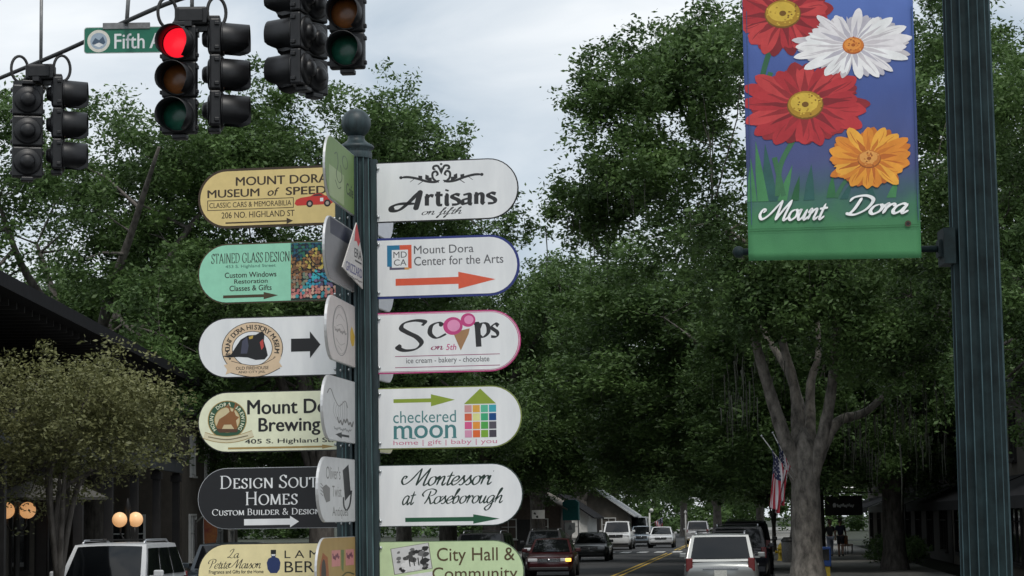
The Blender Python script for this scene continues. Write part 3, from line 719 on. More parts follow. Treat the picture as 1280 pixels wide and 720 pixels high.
FG = ink(24, 84, 54); BG_ = ink(28, 50, 42)
r_, a_ = finger('white sign with green script lettering over a thin dark green arrow', 4, 1, 0, BG_, WHITE, 0.0032)
a_.strokes(BG_, script('Montessori', .12, .05, .42), 500, 616, -34, -11.5); a_.strokes(BG_, script('at', .12, .055, .42), 501, 519, -5.5, 12); a_.strokes(BG_, script('Roseborough', .12, .05, .42), 526, 627, -8.5, 20)
a_.arrow(FG, 505, 622, 30, 2.6, 589.5, 5.8)
a_.done()

r_, a_ = finger('pale green sign with black and white photograph and large brown lettering, lowest on the right', 5, 1, 0, ink(90, 110, 80), ink(198, 218, 172), 0.0028)
GP = [ink(q, q, q) for q in (206, 40, 70, 110, 160, 225)]
def tilt(u, v):
    return (487 + u * 46 + v * 4.5, -29 - u * 7 + v * 31 + 0)
a_.poly('photograph', ink(120, 120, 110), [tilt(-.02, -.02), tilt(1.02, -.02), tilt(1.02, 1.02), tilt(-.02, 1.02)])
a_.poly('photograph', GP[0], [tilt(.0, .0), tilt(1, .0), tilt(1, 1), tilt(.0, 1)])
rnd = random.Random(8)
for i in range(46):
    u, v = rnd.uniform(.12, .92), rnd.uniform(.12, .95)
    if abs(u - .5) < .22 and v > .55: g = GP[5]
    elif u + (1 - v) * .4 > .45 or v > .4: g = rnd.choice(GP[1:4])
    else: continue
    rr = rnd.uniform(.05, .12)
    a_.poly('photograph', g, [tilt(min(1, max(0, u + rr * rnd.uniform(.6, 1.2) * math.cos(q))), min(1, max(0, v + rr * rnd.uniform(.6, 1.2) * math.sin(q)))) for q in np.linspace(0, 6.28, 8)[:-1]])
for q in range(4): a_.poly('photograph', GP[1], [tilt(.42 + q * .12, .5), tilt(.45 + q * .12, .5), tilt(.45 + q * .12, .8), tilt(.42 + q * .12, .8)])
a_.poly('photograph', GP[5], [(495, 5), (538, -1), (540, 14), (497, 20)])
BRW = ink(84, 66, 40)
a_.text(BRW, 'City Hall &', 544, 640, -30, -8.5, .002); a_.text(BRW, 'Community', 538, 643, -6, 13.5, .002)
a_.done()

# signs that point towards the street corner, seen almost edge on (u: outer end 0 .. post 1; v: -1 top .. 1 bottom)
GREY = ink(196, 192, 188); SK = ink(110, 108, 106)
r_, a_ = finger('olive green sign at the top of the post, seen almost edge on', 0, -1, 1, EDGE, ink(112, 138, 78), 0.002, 0.02, bolts=False)
DGN = ink(60, 78, 46)
a_.rect('lower_band', ink(150, 166, 120), .12, .62, -.05, .92)
a_.line('face_sketch', DGN, [(.3, -.5), (.38, -.6), (.42, -.3), (.36, .1), (.45, .3), (.55, .1), (.5, -.3)], 0.012); a_.line('face_sketch', DGN, [(.32, .3), (.42, .5), (.52, .4)], 0.012); a_.ring('face_sketch', DGN, .66, -.5, .09, .2, .012)
a_.text(INKB, 'Cafe', .70, .95, .1, .48, .01); a_.done()

r_, a_ = finger('dark grey sign with navy top band and a white pennant fixed on it', 1, -1, 1, EDGE, ink(120, 120, 122), 0.002, 0.02, bolts=False)
a_.rect('top_band', ink(44, 48, 66), .17, .98, -.95, -.45)
pn = MB(); pw = lambda u, v: a_.mp(u, v)
tri = [(.30, .55), (.79, -1.15), (.99, -.15), (.99, .9)]
pv = [(*pw(u, v), ) for u, v in tri]
pn.prism([(x_, z_) for x_, z_ in pv], -0.034, -0.030); pn.build('pennant', GREY, r_, 'white triangular pennant with red tip')
st_ = MB(); c0 = pw(.8, .2); st_.box((c0[0], -0.018, c0[1]), (0.02, 0.024, 0.02)); st_.build('spacer', M['bolt'], r_)
a_.done()
a2 = Art(r_, a_.mp, -0.0342)
a2.poly('red_tip', ink(190, 50, 50), [(.745, -.98), (.79, -1.14), (.9, -.58), (.84, -.4), (.78, -.55), (.70, -.5)])
a2.text(INKB, 'ERA', .70, .95, -.3, .0, .02); a2.rect('rule', INKB, .72, .95, .08, .13)
a2.text(ink(70, 70, 120), 'GRIZZARD', .40, .97, .28, .58, .02); a2.scrawl(SK, .45, .97, .70, .03, 9, .012); a2.done()

r_, a_ = finger('pale grey sign with faded oval emblem and small yellow mark, seen almost edge on', 2, -1, 1, EDGE, ink(200, 192, 188), 0.002, 0.02, bolts=False)
a_.ring('emblem', SK, .46, .0, .26, .78, .010); a_.ring('emblem', SK, .46, .0, .245, .73, .004)
for q in (((.3, -.3), (.42, -.5), (.6, -.35)), ((.33, -.1), (.5, -.2), (.62, .0)), ((.3, .3), (.45, .45), (.6, .35)), ((.36, .5), (.5, .62))): a_.line('emblem', ink(150, 142, 138), list(q), .008)
a_.scrawl(ink(130, 124, 120), .26, .66, .02, .07, 7, .012)
a_.poly('mark', ink(206, 168, 60), [(.80, -.1), (.86, -.3), (.92, -.15), (.97, .0), (.93, .3), (.86, .35), (.8, .15)]); a_.done()

r_, a_ = finger('pale grey sign with wading bird sketch and small left arrow', 3, -1, 1, EDGE, ink(196, 196, 196), 0.002, 0.02, bolts=False)
a_.line('bird_picture', SK, [(.12, -.42), (.22, -.58), (.34, -.3), (.48, -.1), (.66, -.3), (.74, -.1)], .012)
for q in range(7): a_.line('bird_picture', ink(150, 150, 150), [(.34 + q * .06, -.2 + .1 * math.sin(q)), (.3 + q * .07, .1), (.4 + q * .05, .35)], .006)
a_.scrawl(SK, .42, .92, .36, .11, 5, .018); a_.scrawl(ink(140, 140, 140), .32, .85, .61, .05, 9, .012)
a_.arrow(INKB, .78, .36, .80, .035, .55, .1)
a_.done()

r_, a_ = finger('pale grey sign with black top hat and thin grey lettering', 4, -1, 1, EDGE, ink(198, 198, 198), 0.002, 0.02, bolts=False)
a_.text(SK, "Oliver's", .20, .58, -.72, -.32); a_.text(SK, 'Twist', .36, .60, -.12, .22); a_.text(SK, 'Antiques', .36, .78, .52, .9)
a_.poly('hat_picture', INKB, [(.64, -.62), (.80, -.82), (.86, .1), (.70, .34)]); a_.line('hat_picture', INKB, [(.66, .22), (.67, .5), (.74, .62), (.83, .45), (.88, .0)], .02)
a_.poly('fist_picture', SK, [(.10, -.05), (.2, -.15), (.3, -.05), (.30, .35), (.2, .4), (.14, .2)])
for q in range(4): a_.line('fist_picture', SK, [(.12, -.1 + q * .1), (.06, -.18 + q * .1)], .01, False)
a_.done()

r_, a_ = finger('golden tan sign with pink patches, lowest of the edge-on signs', 5, -1, 1, EDGE, ink(166, 136, 84), 0.002, 0.02, bolts=False)
a_.poly('picture', ink(150, 80, 40), [(.06, -.1), (.14, -.55), (.26, -.4), (.3, .3), (.2, .9), (.08, .6)]); a_.ell('picture', ink(50, 30, 40), .16, .1, .06, .45)
for u in (.36, .72): a_.rect('picture', ink(200, 130, 130), u, u + .22, -.6, -.1); a_.scrawl(ink(130, 70, 90), u + .03, u + .19, -.4, .1, 4, .014)
a_.poly('picture', ink(100, 116, 70), [(.60, -.6), (.68, -.6), (.66, .1), (.61, .0)]); a_.line('picture', ink(70, 70, 40), [(.36, .35), (.55, .3), (.75, .12), (.95, .2)], .02); a_.done()

# backs of the far signs pointing away
BACK = [('white far-side sign showing under the scrollwork sign', 0), ('grey far-side sign showing under the blue-rimmed sign', 1), ('pale far-side sign showing under the pink-rimmed sign', 2), ('yellowish far-side sign showing under the coloured-squares sign', 3), ('white far-side sign behind the green script sign', 4)]
for (lb, i), c in zip(BACK, ((206, 208, 214), (188, 190, 194), (196, 194, 196), (202, 198, 160), (206, 208, 210))):
    finger(lb, i, 1, 1, EDGE, ink(*c), 0.002, 0.0, bolts=False)
# ---------------------------------------------------------------- traffic lights on the span wire
LENS = dict(red_on=mat('lens_red_lit', (0.8, 0.02, 0.03), 0.3, var=0.05, emit=(1.0, 0.012, 0.030, 0.95)),
            red=mat('lens_red_dark', (0.10, 0.012, 0.010), 0.15, var=0.2),
            amber=mat('lens_amber_dark', (0.22, 0.075, 0.018), 0.25, var=0.3, scale=12),
            green=mat('lens_green_dark', (0.010, 0.105, 0.065), 0.25, var=0.3, scale=12))
def signal_head(parent, loc, rz, lit=None):
    """three-section head; faces local -Y, top at z = 0"""
    hd = MB()
    for i in range(3):
        z = -0.18 - i * 0.36
        hd.bbox((0, 0.0, z), (0.345, 0.11, 0.352), 0.02)
        hd.lathe([(0.16, 0.0), (0.155, 0.02), (0.135, 0.03), (0.09, 0.035), (0.085, 0.05), (0.075, 0.075), (0.05, 0.09), (0.0001, 0.094)], 24, c=(0, 0.05, z), axis=Matrix.Rotation(R(-90), 3, 'X'))
        for sx in (-1, 1):
            for dz in (-0.12, 0.12): hd.bbox((sx * 0.178, -0.02, z + dz), (0.03, 0.05, 0.04), 0.008)
        hd.lathe([(0.135, 0.0), (0.17, 0.0), (0.17, 0.02), (0.15, 0.02)], 28, c=(0, -0.055, z), axis=Matrix.Rotation(R(90), 3, 'X'))
    hd.bbox((0, 0.02, 0.02), (0.14, 0.12, 0.05), 0.012); hd.bbox((0, 0.02, -1.10), (0.14, 0.12, 0.05), 0.012)
    h = hd.build('signal_head', M['signal'], parent)
    h.location = loc; h.rotation_euler = (0, 0, rz)
    for i, c in enumerate(('red', 'amber', 'green')):
        z = -0.18 - i * 0.36
        v = MB(); n = 26; a0, a1 = R(-62), R(242); L = 0.27
        vs, fs = [], []
        for k in range(n + 1):
            a = a0 + (a1 - a0) * k / n
            b_ = min(a - a0, a1 - a); cut = 1.0 if b_ > R(30) else 0.62 + 0.38 * (b_ / R(30))
            for rr in (0.162, 0.155):
                for y in (0.0, L * cut):
                    sag = 0.09 * y
                    vs.append((rr * math.cos(a), -0.06 - y, z + rr * math.sin(a) - sag))
        for k in range(n):
            b = k * 4; e = b + 4
            fs += [(b, b + 1, e + 1, e), (b + 2, e + 2, e + 3, b + 3), (b + 1, b + 3, e + 3, e + 1)]
        v.add(vs, fs, True); v.build('visor', M['signal'], h)
        ln = MB(); ln.lathe([(0.15, 0.0), (0.14, 0.018), (0.10, 0.034), (0.05, 0.042), (0.0001, 0.044)], 28, c=(0, -0.058, z), axis=Matrix.Rotation(R(90), 3, 'X'))
        ln.build('lens', LENS[c + '_on' if lit == c and c == 'red' else c], h)
    return h
def signal_cluster(label, top, heads, wire_h=0.42, rz=0.0):
    root = thing('traffic_light', label, 'traffic light', top, rz, 'traffic lights on the span wire')
    hb = MB(); hb.bbox((0, 0, -0.03), (0.32, 0.2, 0.18), 0.02); hb.bbox((0.0, -0.11, -0.03), (0.24, 0.03, 0.13), 0.01); hb.build('junction_box', M['signal'], root)
    br = MB(); br.box((0, 0, -0.15), (0.62, 0.07, 0.05)); br.box((0, 0, -0.15), (0.07, 0.55, 0.05))
    for p, q, l in heads: br.box((p[0], p[1], (p[2] - 0.17) / 2), (0.05, 0.05, abs(p[2]) - 0.13 if abs(p[2]) > .18 else .05))
    br.build('hanger_bracket', M['signal'], root)
    for sx in (-1, 1):
        rg = MB(); pts = [(sx * 0.245 + 0.085 * math.cos(t), 0.05 * math.cos(t), 0.02 + 0.15 * math.sin(t)) for t in np.linspace(0, 2 * math.pi, 25)]
        rg.tube(pts, 0.017, 8, False); rg.build('cable_loop', M['wire'], root)
    hn = MB(); hn.tube([(0, 0, 0.03), (0, 0, wire_h)], 0.02, 8); hn.build('drop_rod', M['galv'], root)
    for p, q, l in heads: signal_head(root, p, q, l)
    return root
D1, D2, D3 = 25.4, 21.8, 21.6
t1 = P(51, 88, D1); t2 = P(240, 18, D2); t3 = P(392, -31, D3)
c_ = YAW
signal_cluster('black traffic light seen from behind and from the side, farthest left on the wire', t1, [((-0.125, -0.1, -0.19), math.pi + 0.25, None), ((0.20, 0.05, -0.09), math.pi / 2 + 0.12, None)], 1.0, c_)
signal_cluster('traffic light showing a lit red lens beside the street name sign', t2, [((-0.095, -0.16, -0.155), -0.12, 'red'), ((0.235, 0.05, -0.06), math.pi / 2 + 0.05, None)], 0.3, c_)
signal_cluster('traffic light above the post finial with dark amber and green lenses', t3, [((-0.02, 0.05, -0.10), math.pi * 1.0 + 0.9, None), ((-0.11, -0.12, -0.06), -math.pi / 2 - 0.28, None), ((0.34, -0.16, 0.10), -0.10, None)], 0.3, c_)
# street name sign
DS = 23.4
sp = P(158, 50, DS)
ss = thing('street_name_sign', 'green street name sign with white lettering and round seal hung on the span wire', 'street sign', sp, YAW)
SG = mat('sign_green', (0.012, 0.16, 0.095), 0.45, var=0.08, scale=8)
kk = DS / FPX
wd = (105 - 158) * kk, (232 - 158) * kk
def rrect(x0, x1, z0, z1, r):
    p = []
    for cx, cz, a in ((x1 - r, z0 + r, -90), (x1 - r, z1 - r, 0), (x0 + r, z1 - r, 90), (x0 + r, z0 + r, 180)):
        p += [(cx + r * math.cos(R(a + q)), cz + r * math.sin(R(a + q))) for q in (0, 30, 60, 90)]
    return p
MB().prism(rrect(wd[0], wd[1], -0.142, 0.142, 0.03), -0.004, 0.004).build('panel', mat('sign_rim', (0.5, 0.52, 0.5), 0.4, 0.2), ss)
MB().prism(rrect(wd[0] + .008, wd[1] - .008, -0.134, 0.134, 0.025), -0.0055, -0.0042).build('face', SG, ss)
aa = Art(ss, lambda u, v: ((u - 158) * kk, -v * kk), -0.0062)
aa.text(WHITE, 'Fifth', 143, 181, -8.2, 11.2, .012); aa.text(WHITE, 'Ave', 187, 224, -8.2, 11.2, .012)
aa.ell('seal', ink(220, 216, 204), 123.5, 1, 14.2, 14.2); aa.ell('seal', ink(160, 176, 190), 123.5, 1, 10.5, 10.5); aa.poly('seal', ink(70, 90, 110), [(115, 4), (119, -3), (124, 0), (129, -5), (132, 3), (127, 8), (119, 7)]); aa.poly('seal', ink(230, 232, 232), [(117, 6), (124, 3), (130, 6), (124, 9)])
aa.done()
hb = MB(); hb.box((0, 0, 0.152), (0.50, 0.03, 0.065)); hb.build('top_clamp', M['galv'], ss)
hb = MB(); hb.tube([(0, 0, 0.15), (0.03, 0, 0.62)], 0.022, 8); hb.build('drop_rod', M['galv'], ss)
# span wire, messenger wire and strain poles
w1, ws, w2 = P(52, 76, D1), P(157, 27, DS), P(240, -6, D2)
dirv = (w2 - w1); dirv.z = 0
far_l = w1 - dirv * 2.0; far_l.z = w1.z + 0.35
far_r = P(1560, 650, 17.0); far_r.z = w2.z + 0.5
wr = MB(); pts = crom([tuple(far_l), tuple(w1), tuple(ws), tuple(w2), tuple(P(392, -46, D3)), tuple(far_r)], 6)
wr.tube(pts, 0.024, 6, False)
sw = wr.build('span_wire', M['wire']); tag(sw, 'black span wire carrying the traffic lights across the sky', 'cable')
mw = MB(); up = Vector((0, 0, 1.1)); mw.tube([far_l + up, w1 + Vector((0, 0, .95)), w2 + Vector((0, 0, 1.0)), far_r + up], 0.012, 6, False)
rods = MB()
tag(mw.build('messenger_wire', M['wire']), 'thin upper wire above the traffic lights', 'cable')
pl = thing('strain_pole', 'round grey pole holding the left end of the span wire', 'pole', (far_l.x, far_l.y, 0))
MB().tube([(0, 0, 0), (0, 0, far_l.z + 1.6)], [0.16, 0.11], 16).build('shaft', M['galv'], pl)
pl = thing('strain_pole', 'round grey pole holding the right end of the span wire', 'pole', (far_r.x, far_r.y, 0))
MB().tube([(0, 0, 0), (0, 0, far_r.z + 1.6)], [0.16, 0.11], 16).build('shaft', M['galv'], pl)

# ---------------------------------------------------------------- fluted lamp post with flower banner
LD = 6.4
lx, ly = at_x(1231, LD)
SB = LD / FPX
lp = thing('lamp_post', 'dark fluted iron lamp post at the right holding the flower banner', 'lamp post', (lx, ly, 0.13))
zt = 5.2
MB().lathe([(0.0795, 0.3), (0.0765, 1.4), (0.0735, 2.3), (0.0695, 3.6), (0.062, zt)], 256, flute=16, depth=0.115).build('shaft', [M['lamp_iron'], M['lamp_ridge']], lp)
MB().lathe([(0.22, 0), (0.22, 0.06), (0.18, 0.12), (0.15, 0.4), (0.12, 0.5), (0.13, 0.55), (0.09, 0.62), (0.08, 0.68)], 48).build('base', M['lamp_iron'], lp)
MB().lathe([(0.06, zt - .02), (0.09, zt + .02), (0.07, zt + .08), (0.11, zt + .16), (0.12, zt + .2), (0.02, zt + .2)], 32).build('lamp_fitter', M['lamp_iron'], lp)
MB().lathe([(0.11, zt + .2), (0.19, zt + .36), (0.2, zt + .5), (0.14, zt + .66), (0.05, zt + .72), (0.001, zt + .73)], 32).build('lamp_globe', mat('lamp_globe', (0.7, 0.7, 0.66), 0.3, var=.04), lp)
RIGHT = CM.to_3x3() @ Vector((1, 0, 0)); RIGHT.z = 0; RIGHT.normalize()
ba = YAW - R(0.6)
zb = hz(1150, 317, LD) - 0.13                       # lower arm
ztop_b = zb + 1.12
for q, zz in enumerate((zb, ztop_b)):
    arm = MB(); rot = Matrix.Rotation(ba, 3, 'Z')
    g = lambda x, y, z: rot @ Vector((x, y, z))
    x1 = -(1217 - 918) * SB
    zz = zz + 6 * SB if q == 0 else zz
    arm.tube([g(-0.07, 0, zz), g(x1, 0, zz)], 0.0098, 12)
    arm.build('banner_arm', M['lamp_iron'], lp)
    MB().ball(g(x1, 0, zz), 0.0175, 20).build('arm_ball', M['lamp_iron'], lp)
    cl = MB(); cl.box(g(-0.083, 0, zz + 0.004), (0.034, 0.10, 0.105), rot); cl.box(g(-0.10, 0, zz + 0.0), (0.02, 0.05, 0.05), rot)
    cl.lathe([(0.082, zz - 0.05), (0.085, zz - 0.02), (0.085, zz + 0.03), (0.082, zz + 0.05)], 32) if False else None
    cl.build('arm_bracket', M['lamp_iron'], lp)

# banner: u, v in picture pixels of the photograph at its own depth; local x to the right, z up
bx = Matrix.Rotation(ba, 3, 'Z') @ Vector((-(1217 - 1148) * SB, 0, 0))
bn = thing('banner', 'blue and green fabric banner with painted daisies hanging beside the lamp post', 'banner', (lx + bx.x, ly + bx.y, zb + 0.13), ba)
BW = 218.0
def ripple(m):
    """soft folds and weave of hanging cloth"""
    n, l = m.node_tree.nodes, m.node_tree.links; b = n['Principled BSDF']
    t = n.new('ShaderNodeTexCoord'); g = n.new('ShaderNodeMapping'); g.inputs['Scale'].default_value = (1.0, 1.0, 0.35); l.new(t.outputs['Object'], g.inputs[0])
    w = n.new('ShaderNodeTexNoise'); w.inputs['Scale'].default_value = 9; w.inputs['Detail'].default_value = 2; l.new(g.outputs[0], w.inputs[0])
    bp = n.new('ShaderNodeBump'); bp.inputs['Strength'].default_value = 0.55; bp.inputs['Distance'].default_value = 0.03; l.new(w.outputs[0], bp.inputs['Height'])
    f = n.new('ShaderNodeTexNoise'); f.inputs['Scale'].default_value = 420; l.new(t.outputs['Object'], f.inputs[0])
    b2 = n.new('ShaderNodeBump'); b2.inputs['Strength'].default_value = 0.25; b2.inputs['Distance'].default_value = 0.002; l.new(f.outputs[0], b2.inputs['Height']); l.new(bp.outputs[0], b2.inputs['Normal'])
    l.new(b2.outputs[0], b.inputs['Normal'])
def cink(r, g, b):
    """dye printed on the banner cloth"""
    k = 'cloth_dye_%d_%d_%d' % (r, g, b)
    if k in MATS: return MATS[k]
    m = mat(k, s2l(r, g, b), .75, var=.12, scale=24); ripple(m); return m
def bmat():
    m = bpy.data.materials.new('banner_cloth'); m.use_nodes = True
    n, l = m.node_tree.nodes, m.node_tree.links; b = n['Principled BSDF']; b.inputs['Roughness'].default_value = 0.75
    t = n.new('ShaderNodeTexCoord'); sx = n.new('ShaderNodeSeparateXYZ'); l.new(t.outputs['Object'], sx.inputs[0])
    z = n.new('ShaderNodeTexNoise'); z.inputs['Scale'].default_value = 9; z.inputs['Detail'].default_value = 5; l.new(t.outputs['Object'], z.inputs[0])
    a = n.new('ShaderNodeMath'); a.operation = 'MULTIPLY_ADD'; a.inputs[1].default_value = 0.16; l.new(z.outputs[0], a.inputs[0]); l.new(sx.outputs[2], a.inputs[2])
    mr = n.new('ShaderNodeMapRange'); mr.inputs[1].default_value = 0.08; mr.inputs[2].default_value = 1.2; l.new(a.outputs[0], mr.inputs[0])
    r = n.new('ShaderNodeValToRGB'); e = r.color_ramp.elements
    e[0].position = 0.0; e[0].color = (*s2l(72, 136, 88), 1); e[1].position = 1.0; e[1].color = (*s2l(150, 190, 235), 1)
    for p_, c in ((.09, (66, 126, 84)), (.17, (66, 96, 104)), (.25, (76, 84, 130)), (.45, (70, 90, 152)), (.7, (92, 120, 190))):
        q = e.new(p_); q.color = (*s2l(*c), 1)
    l.new(mr.outputs[0], r.inputs[0]); l.new(r.outputs[0], b.inputs['Base Color'])
    ripple(m)
    return m
    w = n.new('ShaderNodeTexNoise'); w.inputs['Scale'].default_value = 260; l.new(t.outputs['Object'], w.inputs[0])
    bp = n.new('ShaderNodeBump'); bp.inputs['Strength'].default_value = 0.12; l.new(w.outputs[0], bp.inputs['Height']); l.new(bp.outputs[0], b.inputs['Normal'])
    return m
def bulge(x, z):                                    # gentle drape of the cloth
    return -0.016
cb = MB(); NX, NZ = 24, 48; H = 1.13
vs = []
for j in range(NZ + 1):
    for i in range(NX + 1):
        x = -i / NX * BW * SB; z = -0.014 + j / NZ * H
        vs.append((x, bulge(x, z), z))
nv = len(vs)
vs += [(x, y + 0.003, z) for x, y, z in vs]
fs = []
for j in range(NZ):
    for i in range(NX):
        q = j * (NX + 1) + i; fs.append((q, q + 1, q + NX + 2, q + NX + 1)); fs.append((nv + q, nv + q + NX + 1, nv + q + NX + 2, nv + q + 1))
for j in range(NZ):
    for i in (0, NX): q = j * (NX + 1) + i; fs.append((q, q + NX + 1, nv + q + NX + 1, nv + q))
for i in range(NX):
    for j in (0, NZ): q = j * (NX + 1) + i; fs.append((q, nv + q, nv + q + 1, q + 1))
cb.add(vs, fs, True); cb.build('cloth', bmat(), bn)
sl_ = MB(); sl_.tube([(-BW * SB, 0.0, 6 * SB), (0, 0.0, 6 * SB)], 0.0118, 12); sl_.build('hem_sleeve', mat('banner_sleeve', s2l(62, 120, 78), .75, var=.1), bn)
class BannerArt(Art):
    def __init__(s, *a): super().__init__(*a); s.step = 0.000004
    def put(s, name, m, strokes):
        p = s.top(name, m)
        for vs, fs in strokes:
            p[1] -= 0.000002; s.y = min(s.y, p[1]); o = []
            for (u, v) in vs:
                x, z = s.mp(u, v); x = min(-0.001, max(x, -BW * SB + 0.001)); o.append((x, p[1] + bulge(x, z), z))
            p[0].add(o, fs)
# (u, v): source pixels; the left and right edges lean with the camera, undone here
def bmap(u, v):
    return ((u + (317 - v) * 0.030 - 1148) * SB, (318 - v - (1148 - u) * 0.014) * SB)
ban = BannerArt(bn, bmap, -0.0008)
rnd = random.Random(12)
LEAFG = [cink(52, 112, 70), cink(40, 96, 60), cink(70, 132, 84), cink(46, 92, 88)]
for (u0, v0, u1, v1, w) in ((958, 246, 950, 172, 9), (948, 246, 938, 168, 7), (972, 246, 985, 200, 6), (988, 246, 994, 214, 5), (1006, 246, 1009, 200, 7), (1034, 244, 1036, 215, 6), (934, 246, 932, 190, 6), (1050, 246, 1062, 222, 5), (1110, 246, 1118, 222, 6), (1086, 246, 1082, 224, 5)):
    ban.poly('painted_leaves', rnd.choice(LEAFG), [(u0 - w, v0), (u0 + w, v0), ((u0 + u1) / 2 + w * .6, (v0 + v1) / 2), (u1, v1), ((u0 + u1) / 2 - w * .7, (v0 + v1) / 2)])
for q in (((957, 80), (948, 110), (944, 150)), ((988, 165), (970, 200), (966, 240)), ((962, 190), (968, 215), (974, 240))): ban.line('painted_stems', cink(60, 112, 76), [*q], 3.2)
ban.line('painted_stems', cink(52, 100, 70), [(960, 40), (950, 70), (944, 98)], 3.4); ban.line('painted_stems', cink(60, 110, 80), [(1062, 214), (1050, 226), (1040, 244)], 2.6)
def daisy(cx, cy, rx, ry, n, cols, centre, cr_, seed, width=.6):
    """printed daisy: broad overlapping petals with darker roots and creases, domed centre"""
    global ban
    ban.done(); ban = BannerArt(bn, bmap, ban.y - 0.00005)
    rd = random.Random(seed)
    for lay in range(2):
        for i in range(n):
            a = 2 * math.pi * (i + .5 * lay + rd.uniform(-.22, .22)) / n
            L = rd.uniform(.80, 1.06) * (1 if lay else .97); w = width * rd.uniform(.85, 1.15) * 2 * math.pi / n * (1 + .75 * abs(math.cos(a)) ** 2 * (1 - ry / rx) * 2)
            bend = rd.uniform(-.05, .05)
            f = lambda r, t: (cx + rx * r * math.cos(a + bend * r) - rx * t * math.sin(a), cy + ry * r * math.sin(a + bend * r) + ry * t * math.cos(a))
            prof = ((.12, .12), (.3, .34), (.5, .50), (.68, .58), (.82, .52), (.92 * L, .36), (.98 * L, .16))
            c_ = rd.choice(cols[lay])
            ban.poly('painted_daisy', c_, [f(r, -w * q) for r, q in prof] + [f(L, rd.uniform(-.08, .08) * w)] + [f(r, w * q) for r, q in prof[::-1]])
            dk = rd.choice(cols[0])
            ban.poly('painted_daisy', dk, [f(.14, -w * .1), f(.34, -w * .26), f(.52, -w * .12), f(.62 + rd.uniform(0, .2), rd.uniform(-.1, .1) * w), f(.5, w * .14), f(.32, w * .28), f(.14, w * .1)])
            if rd.random() < .7:
                t0 = rd.uniform(-.25, .25) * w
                ban.line('painted_daisy', dk, [f(.5, t0), f(.7, t0 * 1.2), f(.9 * L, t0 * .7)], .35 + .25 * rd.random(), True, .3)
    ban.ell('painted_daisy', centre[2], cx, cy + 1, cr_ * 1.06, cr_ * .84, 26)
    ban.ell('painted_daisy', centre[0], cx, cy, cr_, cr_ * .78, 26); ban.ell('painted_daisy', centre[1], cx - cr_ * .05, cy - cr_ * .1, cr_ * .8, cr_ * .58, 24)
    for i in range(44):
        a, r = rd.uniform(0, 6.28), rd.uniform(.3, 1.02); ban.ell('painted_daisy', rd.choice(centre[:2] + [centre[rd.randint(0, 2)]]), cx + cr_ * r * math.cos(a), cy + cr_ * .78 * r * math.sin(a), 1.3, 1.0, 7)
    ban.ell('painted_daisy', centre[2], cx, cy, cr_ * .2, cr_ * .16, 14)
REDS = ([cink(142, 40, 48), cink(154, 44, 50), cink(130, 36, 44)], [cink(188, 54, 60), cink(178, 48, 56), cink(198, 66, 68)])
YC = [cink(176, 136, 44), cink(214, 180, 70), cink(120, 84, 30)]
daisy(972, 4, 66, 56, 15, REDS, YC, 22, 1)
daisy(1001, 123, 82, 58, 17, REDS, YC, 22, 2)
daisy(1062, 48, 78, 46, 19, ([cink(206, 200, 204), cink(190, 186, 196)], [cink(240, 238, 238), cink(232, 228, 230), cink(244, 244, 244)]), [cink(206, 120, 50), cink(228, 150, 70), cink(170, 90, 40)], 13, 3, .42)
daisy(1082, 195, 56, 42, 17, ([cink(206, 120, 44), cink(190, 104, 40)], [cink(232, 156, 56), cink(238, 172, 66), cink(224, 140, 50)]), [cink(200, 120, 50), cink(226, 160, 84), cink(150, 84, 36)], 14, 4)
daisy(1060, -130, 76, 54, 17, ([cink(206, 120, 44), cink(190, 104, 40)], [cink(232, 156, 56), cink(238, 172, 66), cink(224, 140, 50)]), [cink(200, 120, 50), cink(226, 160, 84), cink(150, 84, 36)], 14, 5)
ban.done(); ban = BannerArt(bn, bmap, ban.y - 0.00005)
for sh, m in ((0.5, cink(30, 50, 40)), (0, cink(244, 246, 246))):
    ban.strokes(m, script('Mount', .165, .085, .45, -60, 1.0), 942 + sh, 1030 + sh, 245 + sh, 272.5 + sh); ban.strokes(m, script('Dora', .165, .085, .45, -60, 1.0), 1052 + sh, 1132 + sh, 241 + sh, 268 + sh)
for v in (281, 283.5): ban.rect('hem_stitch', cink(44, 104, 62), 930, 1145, v, v + .7)
for u in (925.5, 1136): ban.line('hem_stitch', cink(60, 84, 120), [(u, 0), (u + 8, 276)], .4, False)
ban.ell('grommet', cink(70, 52, 40), 1131, 280, 4, 4, 18); ban.ell('grommet', cink(24, 24, 26), 1131, 280, 2.2, 2.2, 14)
ban.done()
